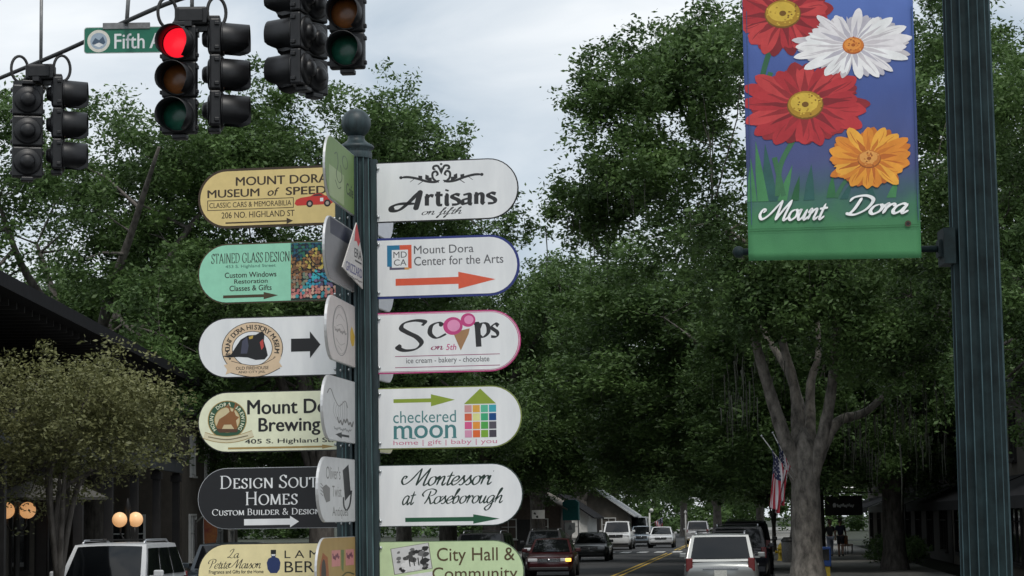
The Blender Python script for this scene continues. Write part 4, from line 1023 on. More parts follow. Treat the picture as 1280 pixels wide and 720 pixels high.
# ---------------------------------------------------------------- trees
def gen_crown(seed, tips, n_leaf, spread, leaf, flat=0.75, sub=9):
    """leaf quads in uneven sprays round each twig tip"""
    rg = np.random.default_rng(seed)
    tips = np.array(tips, dtype=np.float64); m = len(tips)
    size = rg.uniform(0.55, 1.25, m)
    cnt = np.maximum(1, (n_leaf * size ** 2 / np.mean(size ** 2) / m).astype(int))
    cs = []
    for t, s_, c in zip(tips, size, cnt):
        subc = t + rg.normal(0, 1, (sub, 3)) * spread * s_ * np.array([.62, .62, .62 * flat])
        w = rg.dirichlet(np.ones(sub) * 1.5)
        idx = rg.choice(sub, c, p=w)
        cs.append(subc[idx] + rg.normal(0, 1, (c, 3)) * spread * 0.24 * np.array([1, 1, .8]))
    c = np.concatenate(cs); n = len(c)
    u = rg.normal(0, 1, (n, 3)); u[:, 2] *= 0.6; u /= np.linalg.norm(u, axis=1)[:, None]
    w = rg.normal(0, 1, (n, 3)); w[:, 2] *= 0.75; v = w - u * np.sum(u * w, axis=1)[:, None]; v /= np.linalg.norm(v, axis=1)[:, None] + 1e-9
    L = leaf * rg.uniform(.6, 1.4, n)[:, None]; W = L * rg.uniform(.34, .55, n)[:, None]
    q = np.stack([c - u * L, c + v * W - u * L * .1, c + u * L, c - v * W - u * L * .1], axis=1)
    return q
def gen_tree(seed, height, rad, fork, tr, nlimb, nclump, nleaf, leaf=0.085, moss=0, limbs=None, cz=None, rz_=None, lean=(0, 0), spread=0.8, offset=(0, 0), zmin=None, extra=(), mossat=()):
    """returns (trunk mesh builder, leaf quads, moss builder); the trunk's base is the origin"""
    rd = random.Random(seed)
    tk = MB()
    cz = cz or (fork + height) / 2 + 0.4; rz_ = rz_ or (height - cz)
    fk = Vector((lean[0], lean[1], fork))
    tk.tube([(0, 0, -0.2), (0, 0, 0.0), (lean[0] * .15, lean[1] * .15, fork * .25), (lean[0] * .6, lean[1] * .6, fork * .65), fk + Vector((0, 0, .25)), fk + Vector((0, 0, .8)), fk + Vector((0, 0, 1.2))], [tr * 1.7, tr * 1.35, tr * 1.0, tr * .95, tr * .9, tr * .6, tr * .15], 16)
    nodes = []
    ends = limbs or []
    if not ends:
        for i in range(nlimb):
            a = 2 * math.pi * (i + rd.uniform(-.25, .25)) / nlimb
            r = rad * rd.uniform(.45, .72); ends.append((lean[0] + offset[0] + r * math.cos(a), lean[1] + offset[1] + r * math.sin(a), cz + rz_ * rd.uniform(-.3, .5)))
    for e in ends:
        if hasattr(e[0], '__len__'):
            pts = crom([tuple(fk - Vector((0, 0, .9)))] + [tuple(q) for q in e], 6); r0 = tr * (.62 if e is ends[0] else .54)
            tk.tube(pts, [max(.02, r0 * (1 - .85 * i / (len(pts) - 1)) * (1 + .05 * math.sin(i * 2.3))) for i in range(len(pts))], 10)
            nodes += [(p, r0 * (1 - .85 * i / (len(pts) - 1))) for i, p in enumerate(pts) if i >= 7]
            continue
        e = Vector(e); d = e - fk
        mid1 = fk + d * .33 + Vector((rd.uniform(-.4, .4), rd.uniform(-.4, .4), d.length * .10)); mid2 = fk + d * .68 + Vector((rd.uniform(-.6, .6), rd.uniform(-.6, .6), d.length * .06))
        pts = crom([tuple(fk - Vector((0, 0, .9))), tuple(mid1), tuple(mid2), tuple(e)], 4)
        r0 = tr * rd.uniform(.5, .66)
        tk.tube(pts, [r0 * (1 - .8 * i / (len(pts) - 1)) for i in range(len(pts))], 9)
        nodes += [(p, r0 * (1 - .8 * i / (len(pts) - 1))) for i, p in enumerate(pts) if i >= 5]
    lobes = []
    for i in range(19):
        a = rd.uniform(0, 6.283); z = rd.uniform(-.95, 1.0); h = math.sqrt(max(0, 1 - (z * .9) ** 2))
        lobes.append((Vector((offset[0] + rad * .72 * h * math.cos(a), offset[1] + rad * .72 * h * math.sin(a), cz + rz_ * .72 * z)), rad * rd.uniform(.26, .42)))
    lobes += [(Vector(c), r) for c, r in extra] * 2
    tips = []
    tries = 0
    while len(tips) < nclump and tries < nclump * 30:
        tries += 1
        if rd.random() < .82:
            c, r = rd.choice(lobes)
            v = Vector((rd.gauss(0, 1), rd.gauss(0, 1), rd.gauss(0, 1))).normalized() * r * rd.uniform(.35, 1) ** .5
            p = c + Vector((v.x, v.y, v.z * .8))
        else:
            v = Vector((rd.gauss(0, 1), rd.gauss(0, 1), rd.gauss(0, 1))).normalized() * rd.uniform(.3, .9)
            p = Vector((offset[0] + v.x * rad, offset[1] + v.y * rad, cz + v.z * rz_))
        if p.z < (zmin if zmin is not None else fork - 1.0): continue
        tips.append(p)
    for p in tips:
        best = min(nodes, key=lambda q: (q[0] - p).length)
        b, rb = best; d = p - b
        mid = b + d * .5 + Vector((rd.uniform(-.25, .25), rd.uniform(-.25, .25), rd.uniform(0, .3))) * (d.length * .3)
        r0 = min(rb * .7, .022 * d.length + .015)
        tk.tube([b, mid, p], [r0, r0 * .6, r0 * .2], 5, False)
        if rd.random() < .6: nodes.append((mid, r0 * .6))
    qs = gen_crown(seed + 77, [tuple(p) for p in tips], nleaf, spread, leaf)
    ms = []
    for i in range(moss + len(mossat)):
        thick = i >= moss
        p = Vector(mossat[i - moss]) if thick else Vector(rd.choice(tips)) if rd.random() < .6 else Vector(rd.choice(nodes)[0])
        if p.z > cz + rz_ * .2: continue
        for k in range(18 if thick else rd.randint(3, 7)):
            q = p + Vector((rd.gauss(0, .42), rd.gauss(0, .42), rd.uniform(-.4, .3))); L = rd.uniform(.3, 1.0) * rd.uniform(.7, 2.0); w = rd.uniform(.008, .028)
            a = rd.uniform(0, 3.14); ux, uy = math.cos(a) * w, math.sin(a) * w; j = rd.uniform(-.06, .06)
            ms.append([(q.x - ux, q.y - uy, q.z), (q.x + ux, q.y + uy, q.z), (q.x + ux * .7 + j, q.y + uy * .7, q.z - L * .5), (q.x - ux * .7 + j, q.y - uy * .7, q.z - L * .5)])
            ms.append([(q.x - ux * .7 + j, q.y - uy * .7, q.z - L * .5), (q.x + ux * .7 + j, q.y + uy * .7, q.z - L * .5), (q.x + ux * .2, q.y + uy * .2, q.z - L), (q.x - ux * .2, q.y - uy * .2, q.z - L)])
    return tk, qs, ms
def make_tree(label, loc, gen, leafm='leaf', cat='tree', group=None, rz=0.0, sc=1.0, name='oak_tree', barkm='bark'):
    tk, qs, ms = gen
    root = thing(name, label, cat, loc, rz, group); root.scale = (sc, sc, sc)
    tk.build('trunk', M[barkm], root)
    o = bpy.data.objects.new('crown', quads('crown', qs, M[leafm])); COL.objects.link(o); o.parent = root
    if ms:
        o = bpy.data.objects.new('hanging_moss', quads('hanging_moss', np.array(ms), M['moss'])); COL.objects.link(o); o.parent = root
    return root
def plant_copy(src, label, loc, rz, sc, sz=None):
    c = copy_tree(src); c.location = loc; c.rotation_euler = (0, 0, rz); c.scale = (sc[0], sc[0], sc[1]) if hasattr(sc, '__len__') else (sc, sc, sc); c['label'] = label
    return c
def gx(px, d): x, y = at_x(px, d); return (x, y, 0)
GR_L, GR_S = 'oaks behind the left buildings', 'oaks lining the street'

# the big forked oak on the right pavement
hd = 64.0
hx, hy, _ = gx(1008, hd); k = hd / FPX
lim = lambda px, py, dy: ((px - 1012) * k, dy, hz(px, py, hd))
hero = make_tree('large oak with pale forked limbs and flags on its trunk, on the right pavement', (hx, hy, 0.1),
    gen_tree(5, 17.5, 8.2, 3.4, 0.445, 0, 360, 170000, leaf=0.08, moss=30, limbs=[[lim(990, 560, -.2), lim(972, 500, -.4), lim(952, 420, -.8), lim(948, 350, -1), lim(905, 270, -1)], [lim(1004, 560, .3), lim(1003, 490, .7), lim(988, 420, 1), lim(985, 330, 1.5), lim(860, 240, 3)], [lim(1032, 560, -.2), lim(1046, 500, -.3), lim(1054, 430, -.8), lim(1058, 350, -1.2), lim(1120, 250, -2)], [lim(1020, 555, .8), lim(1024, 480, 1.6), lim(1036, 430, 2), lim(1030, 300, 3.5)], [lim(1030, 575, .6), lim(1056, 530, 1.4), lim(1096, 514, 2), lim(1140, 470, 2.5), lim(1185, 420, 3)], [lim(1012, 540, 1.2), lim(1000, 470, 2.6), lim(965, 400, 4), lim(930, 300, 5)]], cz=12.4, rz_=5.4, offset=(1.2, 0.5), zmin=6.0, extra=[(lim(775, 115, 0), .9), (lim(832, 85, 1), 1.3), (lim(800, 205, -1), 1.4), (lim(885, 75, 0), 1.5), (lim(860, 150, 0), 1.8), (lim(770, 245, 1), 1.2), (lim(845, 245, -1), 1.6), (lim(965, 385, -2.5), 1.1), (lim(1040, 372, -3), 1.3), (lim(1100, 415, -2), 1.3), (lim(1150, 450, -1), 1.1)], mossat=[lim(1085, 520, 1.6), lim(1110, 505, 2), lim(1130, 490, 2.2), lim(1150, 520, 1), lim(1165, 545, 0), lim(1175, 480, 1), lim(940, 470, -1), lim(928, 500, -.5), lim(950, 440, -.6), lim(1100, 560, 2.5)]), group=GR_S, barkm='pale_bark')
# oak A and B: templates
oa = make_tree('broad oak behind the veranda building, under the leftmost traffic light', gx(115, 72), gen_tree(11, 18.0, 7.4, 4.2, 0.45, 6, 360, 180000, leaf=0.085, cz=10.4, rz_=7.4, spread=.9), group=GR_L, rz=0.4)
ob = make_tree('tall open oak behind the finger post', gx(402, 76), gen_tree(23, 18.6, 7.0, 4.0, 0.45, 6, 300, 140000, leaf=0.085, cz=10.8, rz_=7.4, spread=.8, moss=16), group=GR_L, rz=1.1)

oc = make_tree('dark oak farther along the street, left of the road', (-12.9, 108, 0.1), gen_tree(37, 16.5, 8.8, 3.8, 0.48, 6, 380, 200000, leaf=0.095, cz=8.8, rz_=7.6, spread=1.0, moss=40, zmin=3.9), group=GR_S, rz=0.2)
oc.scale = (1, 1, 1.07)
for src, lb, X, Y, rz, sc in (
    (oc, 'oak whose crown shades the parked cars, left of the road', -15.5, 84, 2.2, .80),
    (oc, 'oak beside the grey gabled house, left of the road', -13.2, 134, 4.0, .98),
    (ob, 'oak behind the white pickup truck, left of the road', -13.0, 166, 0.8, .95),
    (oc, 'oak at the far end of the street, left side', -13.5, 205, 1.3, 1.0),
    (oc, 'oak behind the big forked oak, right pavement', 2.1, 86, 2.8, (1.16, .90)),
    (oc, 'oak beyond the fire hydrant, right pavement', 3.0, 118, 5.2, 1.0),
    (oa, 'oak beyond the silver pickup, right pavement', 3.2, 150, 1.7, .95),
    (oc, 'oak at the far end of the street, right side', 3.4, 190, 3.3, 1.0),
    (oa, 'oak rising beyond the street end, left of the silver pickup', -8.0, 248, 0.3, .95),
    (oc, 'oak rising beyond the street end, right of the silver pickup', 0.5, 262, 2.1, 1.0),
    (ob, 'oak behind the shops, right of the lamp post', 10.0, 60, 2.0, .85),
    (oc, 'oak behind the shops, beyond the brick shop', 14.5, 98, 0.4, 1.05),
    (oc, 'dark oak in front of the stucco shop, right of the forked oak', 5.0, 82, 1.2, .86),
    (oc, 'oak shading the silver car, at the right kerb', 2.6, 104, 2.6, .9),
    (oc, 'oak behind the far shops, right side', 15.5, 128, 4.4, 1.1),
    (ob, 'oak far behind the shops, right side', 16.0, 165, 1.4, 1.1),
    (oc, 'oak behind the small houses, left of the road', -24.0, 150, 2.9, 1.1),
    (oa, 'oak far behind the small houses, left of the road', -22.0, 195, 0.9, 1.1),
    (oc, 'oak beyond the street end, centre', -4.0, 232, 5.0, .95)):
    c = plant_copy(src, lb, (X, Y, 0.1), rz, sc); c['group'] = GR_S
for src, lb, px, dd, rz, sc in (
    (oc, 'low dark oak behind the leftmost oak', -60, 104, 1.0, 1.05),
    (oa, 'dark oak between the two tall left oaks', 270, 112, 3.0, .95),
    (oc, 'dark oak behind the right column of signs', 560, 112, 2.6, .98),
    (oc, 'far dark oak behind the veranda building', 120, 128, 4.4, 1.1)):
    c = plant_copy(src, lb, gx(px, dd), rz, sc); c['group'] = GR_L
sm = make_tree('small airy yellow-green tree in front of the veranda building', gx(74, 41),
    gen_tree(51, 5.2, 1.9, 1.9, 0.11, 6, 230, 34000, leaf=0.042, cz=3.95, rz_=1.4, spread=.42, offset=(0.28, 0), zmin=2.35), 'leaf2', name='small_tree')
bt = make_tree('small bright green tree beside the flags', (-0.2 + 1.2, 126, 0.1), gen_tree(61, 6.4, 2.0, 2.0, 0.12, 5, 90, 16000, leaf=0.09, cz=4.4, rz_=2.0, spread=.5), 'leaf3', name='small_tree')

# the wood that closes the view far behind everything
rg = np.random.default_rng(3)
tp = []
for i in range(900):
    x = rg.uniform(-110, 90); tp.append((x, 300 + rg.normal(0, 6) + .0006 * x * x, rg.uniform(.5, 1) ** .8 * (13 + 5 * math.sin(x * .21) + 3 * math.sin(x * .53 + 1)) * rg.uniform(.05, 1.0)))
fw = bpy.data.objects.new('far_wood', quads('far_wood', gen_crown(9, tp, 150000, 2.0, .34), M['leaf'])); COL.objects.link(fw)
tag(fw, 'distant dark wood closing the far end of the street', 'wood', None, 'stuff')
# ---------------------------------------------------------------- buildings
Z3 = Matrix.Identity(3)
def window(parent, c, w, h, nx, frame_m, rz=0.0, mull=True, name='window'):
    """frame with pane and cross bars; the wall faces local -Y before turning by rz"""
    f = MB(); t = 0.07
    for sx in (-1, 1): f.box((sx * (w / 2 - t / 2), 0, 0), (t, 0.1, h))
    for sz in (-1, 1): f.box((0, 0, sz * (h / 2 - t / 2)), (w - 2 * t, 0.1, t))
    if mull:
        f.box((0, 0.01, 0), (0.04, 0.06, h - 2 * t)); f.box((0, 0.012, h * .1), (w - 2 * t, 0.05, 0.04))
    o = f.build(name, frame_m, parent); o.location = c; o.rotation_euler = (0, 0, rz)
    p = MB(); p.box((0, 0.035, 0), (w - t, 0.012, h - t)); p.build('pane', M['glass'], o)
    s_ = MB(); s_.box((0, -0.04, -h / 2 - 0.035), (w + 0.14, 0.14, 0.06)); s_.build('sill', frame_m, o)
    return o
A0, B0 = Vector((-15.0, 39.0, 0)), Vector((-20.5, 80.6, 0))
ud = (B0 - A0).normalized(); LEN = (B0 - A0).length
vb = thing('veranda_building', 'dark two-storey building with long sloping roof and street-side veranda', 'building', (A0.x, A0.y, 0), math.atan2(ud.y, ud.x) , None)
# local x runs along the street front, local -y points to the street
X0, X1 = -16, 31.0
M['fascia'] = mat('fascia_grey', (0.055, 0.060, 0.066), 0.7, var=0.2, scale=2)
M['pale_panel'] = mat('pale_panel', (0.20, 0.19, 0.165), 0.8, var=0.15, scale=2)
MB().box(((X0 + X1) / 2, 3.2 + 4, 3.2), (X1 - X0, 8, 6.5)).build('wall', M['stucco'], vb)
rf = MB(); e0, e1, yr, ye = 6.95, 7.5, 7.2, -1.1
rf.add([(X0 - 1, ye, e0), (X1 + 1, ye, e0), (X1 + 1, yr, e1), (X0 - 1, yr, e1), (X0 - 1, 15.3, e0), (X1 + 1, 15.3, e0),
        (X0 - 1, ye, e0 - .28), (X1 + 1, ye, e0 - .28), (X1 + 1, 15.3, e0 - .28), (X0 - 1, 15.3, e0 - .28)],
       [(0, 1, 2, 3), (3, 2, 5, 4), (6, 9, 8, 7), (0, 6, 7, 1), (4, 5, 8, 9), (1, 7, 8, 5, 2), (0, 3, 4, 9, 6)])
ro = rf.build('roof', M['roof_dark'], vb)
sv = MB()
for i in range(int((X1 - X0) / 0.8)): sv.box((X0 + .5 + i * .8, 0.9, 6.57), (0.09, 3.4, 0.13))
sv.build('rafter_tails', M['dark_wood'], vb)
vr = MB(); vr.box(((X0 + X1) / 2, 1.2, 4.42), (X1 - X0, 3.9, 0.12)); vr.build('veranda_roof', M['roof_dark'], vb)
fb = MB(); fb.box(((X0 + X1) / 2, -0.62, 4.0), (X1 - X0, 0.14, 0.42)); fb.box(((X0 + X1) / 2, -0.70, 4.30), (X1 - X0 + .2, 0.2, 0.12)); fb.build('fascia', M['fascia'], vb)
for i in range(13):
    p = MB(); xx = X1 - 0.3 - i * 4.5; p.box((xx, -0.5, 1.9), (0.22, 0.22, 3.8)); p.box((xx, -0.5, 0.2), (0.34, 0.34, 0.4)); p.box((xx, -0.5, 3.62), (0.32, 0.32, 0.2)); p.build('veranda_post', M['dark_wood'], vb)
for i in range(9):
    window(vb, (X0 + 4 + i * 6.0, 3.17, 1.75), 2.6, 1.9, 2, M['dark_wood']); window(vb, (X0 + 4 + i * 6.0, 3.17, 5.3), 1.5, 1.5, 2, M['dark_wood'])
for i in range(4):
    dx = X0 + 7 + i * 12
    d_ = MB(); d_.box((dx, 3.17, 1.15), (1.1, 0.08, 2.3)); do = d_.build('door', M['dark_wood'], vb); g_ = MB(); g_.box((dx, 3.12, 1.5), (0.7, 0.02, 1.2)); g_.build('pane', M['glass'], do)
    h_ = MB(); h_.ball((dx + .45, 3.08, 1.1), 0.05, 10); h_.build('handle', M['chrome'], do)
for i in range(3):
    pp = MB(); pp.box((X0 + 24 + i * 11, 3.1, 3.15), (5.0, 0.08, 0.5)); pp.build('signboard', M['pale_panel'], vb)
wl_ = MB(); wl_.ball((X1 - 24, 2.9, 1.9), 0.09, 12); wl_.build('wall_lamp', mat('warm_lamp', (.8, .6, .3), .4, emit=(1.0, .72, .35, 2.2)), vb)
M['brown_stucco'] = mat('brown_stucco', (.10, .085, .07), .9, var=.25, scale=1.5)
nbld = thing('stucco_building', 'brown stucco building next beyond the veranda building', 'building', tuple(A0 + ud * 33), math.atan2(ud.y, ud.x))
MB().box((9, 3.6, 2.9), (18, 8, 5.8)).build('wall', M['brown_stucco'], nbld); MB().box((9, 3.6, 5.95), (18.6, 8.6, .3)).build('cornice', M['fascia'], nbld)
for i in range(4): window(nbld, (2.6 + i * 4.2, -.43, 1.7), 1.7, 1.6, 2, M['white_wood']); window(nbld, (2.6 + i * 4.2, -.43, 4.5), 1.1, 1.4, 2, M['white_wood'])
window(nbld, (-.03, 1.4, 1.7), 1.2, 1.6, 2, M['white_wood'], math.pi * 1.5)
fo = A0 + ud * 32.0 + Vector((1.0, 0, 0))
pf = thing('pennant_flag', 'red and yellow pennant on a slanting staff beside the stucco building', 'flag', (fo.x, fo.y, .1))
q0, q1 = Vector((0, 0, 2.1)), Vector((.75, -.1, 2.75))
MB().tube([q0, q1], .025, 8).build('staff', M['white_wood'], pf); MB().tube([(0, 0, 0), (0, 0, 2.2)], .04, 8).build('pole', M['dark_wood'], pf)
MB().prism([(.70, 2.7), (.28, 2.33), (.30, 1.5), (.42, .95), (.62, 1.15), (.74, 1.7)], -.06, -.05).build('cloth', mat('pennant_red', (.16, .02, .02), .8, var=.3, scale=4, two=(.22, .09, .02)), pf)
# canvas market umbrella under the veranda edge
ux, uy = at_x(60, 47.5)
um = thing('cafe_umbrella', 'taupe canvas umbrella in front of the veranda', 'umbrella', (ux, uy, 0.1))
MB().lathe([(1.3, 2.60), (1.32, 2.66), (0.7, 2.94), (0.05, 3.12), (0.02, 3.16)], 8, smooth=False).build('canopy', mat('canvas_taupe', (.075, .07, .06), .9, var=.2), um)
MB().tube([(0, 0, 0), (0, 0, 3.2)], 0.03, 8).build('pole', M['dark_wood'], um)

def globe_lamp(label, px, d, pys, dpx):
    x, y = at_x(px, d)
    r = thing('globe_lamp', label, 'street lamp', (x, y, 0.1), YAW, 'twin globe lamps by the veranda')
    k = d / FPX; z = hz(px, pys, d) - .1
    MB().lathe([(0.16, 0), (0.16, .1), (0.1, .3), (0.065, .5), (0.055, z - .45), (0.08, z - .42), (0.05, z + .2), (0.09, z + .25), (0.02, z + .5)], 16).build('post', M['black'], r)
    for s_ in (-1, 1):
        a = MB(); a.tube([(0, 0, z - .40), (s_ * dpx * k * .6, 0, z - .44), (s_ * dpx * k, 0, z - .32), (s_ * dpx * k, 0, z - .17)], .022, 8); a.build('arm', M['black'], r)
        g = MB(); g.ball((s_ * dpx * k, s_ * 0.10, z), 0.178, 24); g.build('globe', GLOBE, r)
GLOBE = mat('lit_globe', (0.8, 0.55, 0.32), 0.35, var=.06, scale=5, emit=(1.0, 0.50, 0.20, 0.50))
globe_lamp('twin globe street lamp at the left edge of the veranda, both globes lit', 21, 47, 638, 12)
globe_lamp('twin globe street lamp above the white car, both globes lit', 159.5, 52, 649.5, 9)

# shops on the right
def shop(label, y0, y1, h, wall_m, win=3, awning=None, sign=False):
    r = thing('shop_building', label, 'shop', (8.0, y0, 0.1), 0, None)
    L = y1 - y0
    MB().box((5, L / 2, h / 2), (10, L, h)).build('wall', wall_m, r)
    MB().box((4.9, L / 2, h + .12), (10.5, L + .1, 0.24)).build('cornice', M['fascia'], r)
    for i in range(win):
        cy = L * (i + .5) / win
        window(r, (-0.03, cy, 1.55), min(3.2, L / win * .68), 2.2, 3, M['dark_wood'], -math.pi / 2, True)
        if h > 5: window(r, (-0.03, cy, 4.4), 1.3, 1.5, 2, M['dark_wood'], -math.pi / 2)
    if awning:
        a = MB(); za = 3.2
        a.add([(0, .4, za), (0, L - .4, za), (-1.9, L - .4, za - .75), (-1.9, .4, za - .75), (-1.9, .4, za - 1.05), (-1.9, L - .4, za - 1.05), (0, .4, za - .03), (0, L - .4, za - .03), (-1.88, L - .4, za - .78), (-1.88, .4, za - .78)],
              [(0, 1, 2, 3), (3, 2, 5, 4), (6, 9, 8, 7), (0, 3, 4, 9, 6), (1, 7, 8, 5, 2), (4, 5, 8, 9)])
        a.build('awning', awning, r)
    return r
shop('red brick shop with upper windows, partly behind the lamp post', 40, 66, 6.6, M['brick'], 4, M['roof_dark'])
shop('low dark stucco shop with deep black awning beyond the brick shop', 66.4, 92, 5.8, M['stucco'], 4, M['roof_dark'])
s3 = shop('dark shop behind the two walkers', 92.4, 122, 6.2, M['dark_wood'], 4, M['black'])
s4 = shop('far pale-walled shop at the end of the right pavement', 122.4, 160, 5.2, M['stucco'], 4, M['roof_dark'])
# projecting sign box with white lettering above the walkers
sx_, sy_ = at_x(1055, 112)
pb = thing('hanging_shop_sign', 'black hanging sign with small white lettering above the two walkers', 'sign', (sx_, sy_, 2.62), 0)
MB().box((0, 0, 0), (1.9, 0.12, 1.0)).build('board', M['black'], pb)
hb = MB(); hb.box((0.4, 0, 0.65), (3.6, 0.05, 0.05));
for q in (-.7, .7): hb.tube([(q, 0, .5), (q, 0, .65)], .012, 6)
hb.build('bracket', M['black'], pb)
ab = Art(pb, lambda u, v: (u, -v), -0.062)
ab.poly('emblem', WHITE, [(-.55, -.05), (-.5, -.14), (-.42, -.14), (-.38, -.05), (-.4, .08), (-.53, .08)]); ab.scrawl(WHITE, -.33, .5, .0, .085, 8, .032); ab.done()
lt = thing('ceiling_lamp', 'small white strip lamp under the far awning', 'lamp', (at_x(1062, 118)[0], at_x(1062, 118)[1], hz(1062, 609, 118)))
MB().box((0, 0, 0), (.7, .12, .06)).build('diffuser', mat('strip_lamp', (.8, .8, .8), .4, emit=(1, 1, 1, .9)), lt)
MB().box((0, 0, .06), (.8, .16, .05)).build('housing', M['black'], lt)

# small houses on the left, far down the street
def house(label, px, d, w, dep, hwall, hridge, wall_m, roof_m, cat='house'):
    x, y = at_x(px, d)
    r = thing('gabled_house', label, cat, (x, y, 0.05), 0)
    g = MB(); g.prism([(-w / 2, 0), (w / 2, 0), (w / 2, hwall), (0, hridge), (-w / 2, hwall)], 0, dep); g.build('wall', wall_m, r)
    t = MB(); sl = (hridge - hwall) / (w / 2)
    for s_ in (-1, 1):
        ex = w / 2 + .5
        t.add([(0, -.5, hridge + .12), (s_ * ex, -.5, hridge + .12 - sl * ex), (s_ * ex, dep + .5, hridge + .12 - sl * ex), (0, dep + .5, hridge + .12), (0, -.5, hridge + .02), (s_ * ex, -.5, hridge + .02 - sl * ex), (s_ * ex, dep + .5, hridge + .02 - sl * ex), (0, dep + .5, hridge + .02)],
              [(0, 1, 2, 3), (4, 7, 6, 5), (0, 4, 5, 1), (1, 5, 6, 2), (2, 6, 7, 3)])
    t.build('roof', roof_m, r)
    window(r, (-w * .22, -.02, 1.5), 1.1, 1.3, 2, M['white_wood']); window(r, (w * .22, -.02, 1.5), 1.1, 1.3, 2, M['white_wood'])
    d_ = MB(); d_.box((0, -.03, 1.05), (.95, .06, 2.1)); d_.build('door', M['dark_wood'], r)
    return r
house('white gabled house left of the road, behind the dark red sedan', 700, 152, 3.8, 9, 2.4, 3.7, mat('grey_white_wall', (.6, .6, .58), .8, var=.1), M['roof_dark'])
house('house with pale grey roof behind the white pickup truck', 742, 166, 5.2, 10, 2.5, 4.3, M['stucco'], mat('pale_roof', (.36, .37, .38), .8, var=.15))
house('brown gabled house above the parked dark cars', 655, 140, 4.6, 9, 2.9, 4.2, mat('brown_wall', (.085, .062, .05), .85, var=.2), mat('tan_roof', (.16, .14, .12), .9, var=.2))
x, y = at_x(673, 133)
sg = thing('white_shop_board', 'white board with black marks in front of the brown house', 'sign', (x, y, hz(673, 643, 133)))
MB().box((0, 0, 0), (.78, .06, .52)).build('board', M['white_wood'], sg)
MB().tube([(0, .08, -2.3), (0, .08, .3)], .04, 8).build('post', M['dark_wood'], sg)
ab = Art(sg, lambda u, v: (u, -v), -0.032); ab.poly('marks', INKB, [(-.3, -.05), (-.2, -.15), (-.12, .0), (-.2, .02)]); ab.poly('marks', INKB, [(-.16, .1), (-.02, .06), (.0, .2), (-.1, .22)]); ab.done()
x, y = at_x(714, 140)
ta = thing('teal_canopy', 'teal fabric canopy on poles beside the white gabled house', 'canopy', (x, y, 0.1))
MB().prism([(-.5, 1.95), (.5, 1.95), (.5, 3.1), (.3, 3.25), (-.3, 3.25), (-.5, 3.1)], -.5, .5).build('fabric', mat('teal_fabric', (.01, .12, .12), .8, var=.15), ta)
for q in (-.45, .45): MB().tube([(q, 0, 0), (q, 0, 1.95)], .03, 8).build('pole', M['galv'], ta)
x, y = at_x(712.5, 118)
wb = thing('roadside_notice_board', 'white notice board with pointed foot behind the parked cars', 'sign', (x, y, hz(712, 661, 118)))
MB().prism([(-.27, -.15), (0, -.38), (.27, -.15), (.27, .32), (-.27, .32)], -.02, .02).build('board', mat('board_white', (.62, .62, .6), .6, var=.06), wb)
MB().tube([(0, .05, -1.6), (0, .05, .25)], .03, 8).build('post', M['galv'], wb)
ab = Art(wb, lambda u, v: (u, -v), -0.021); ab.poly('mark', ink(150, 150, 150), [(-.04, -.2), (.04, -.2), (.12, .05), (-.12, .05)]); ab.done()

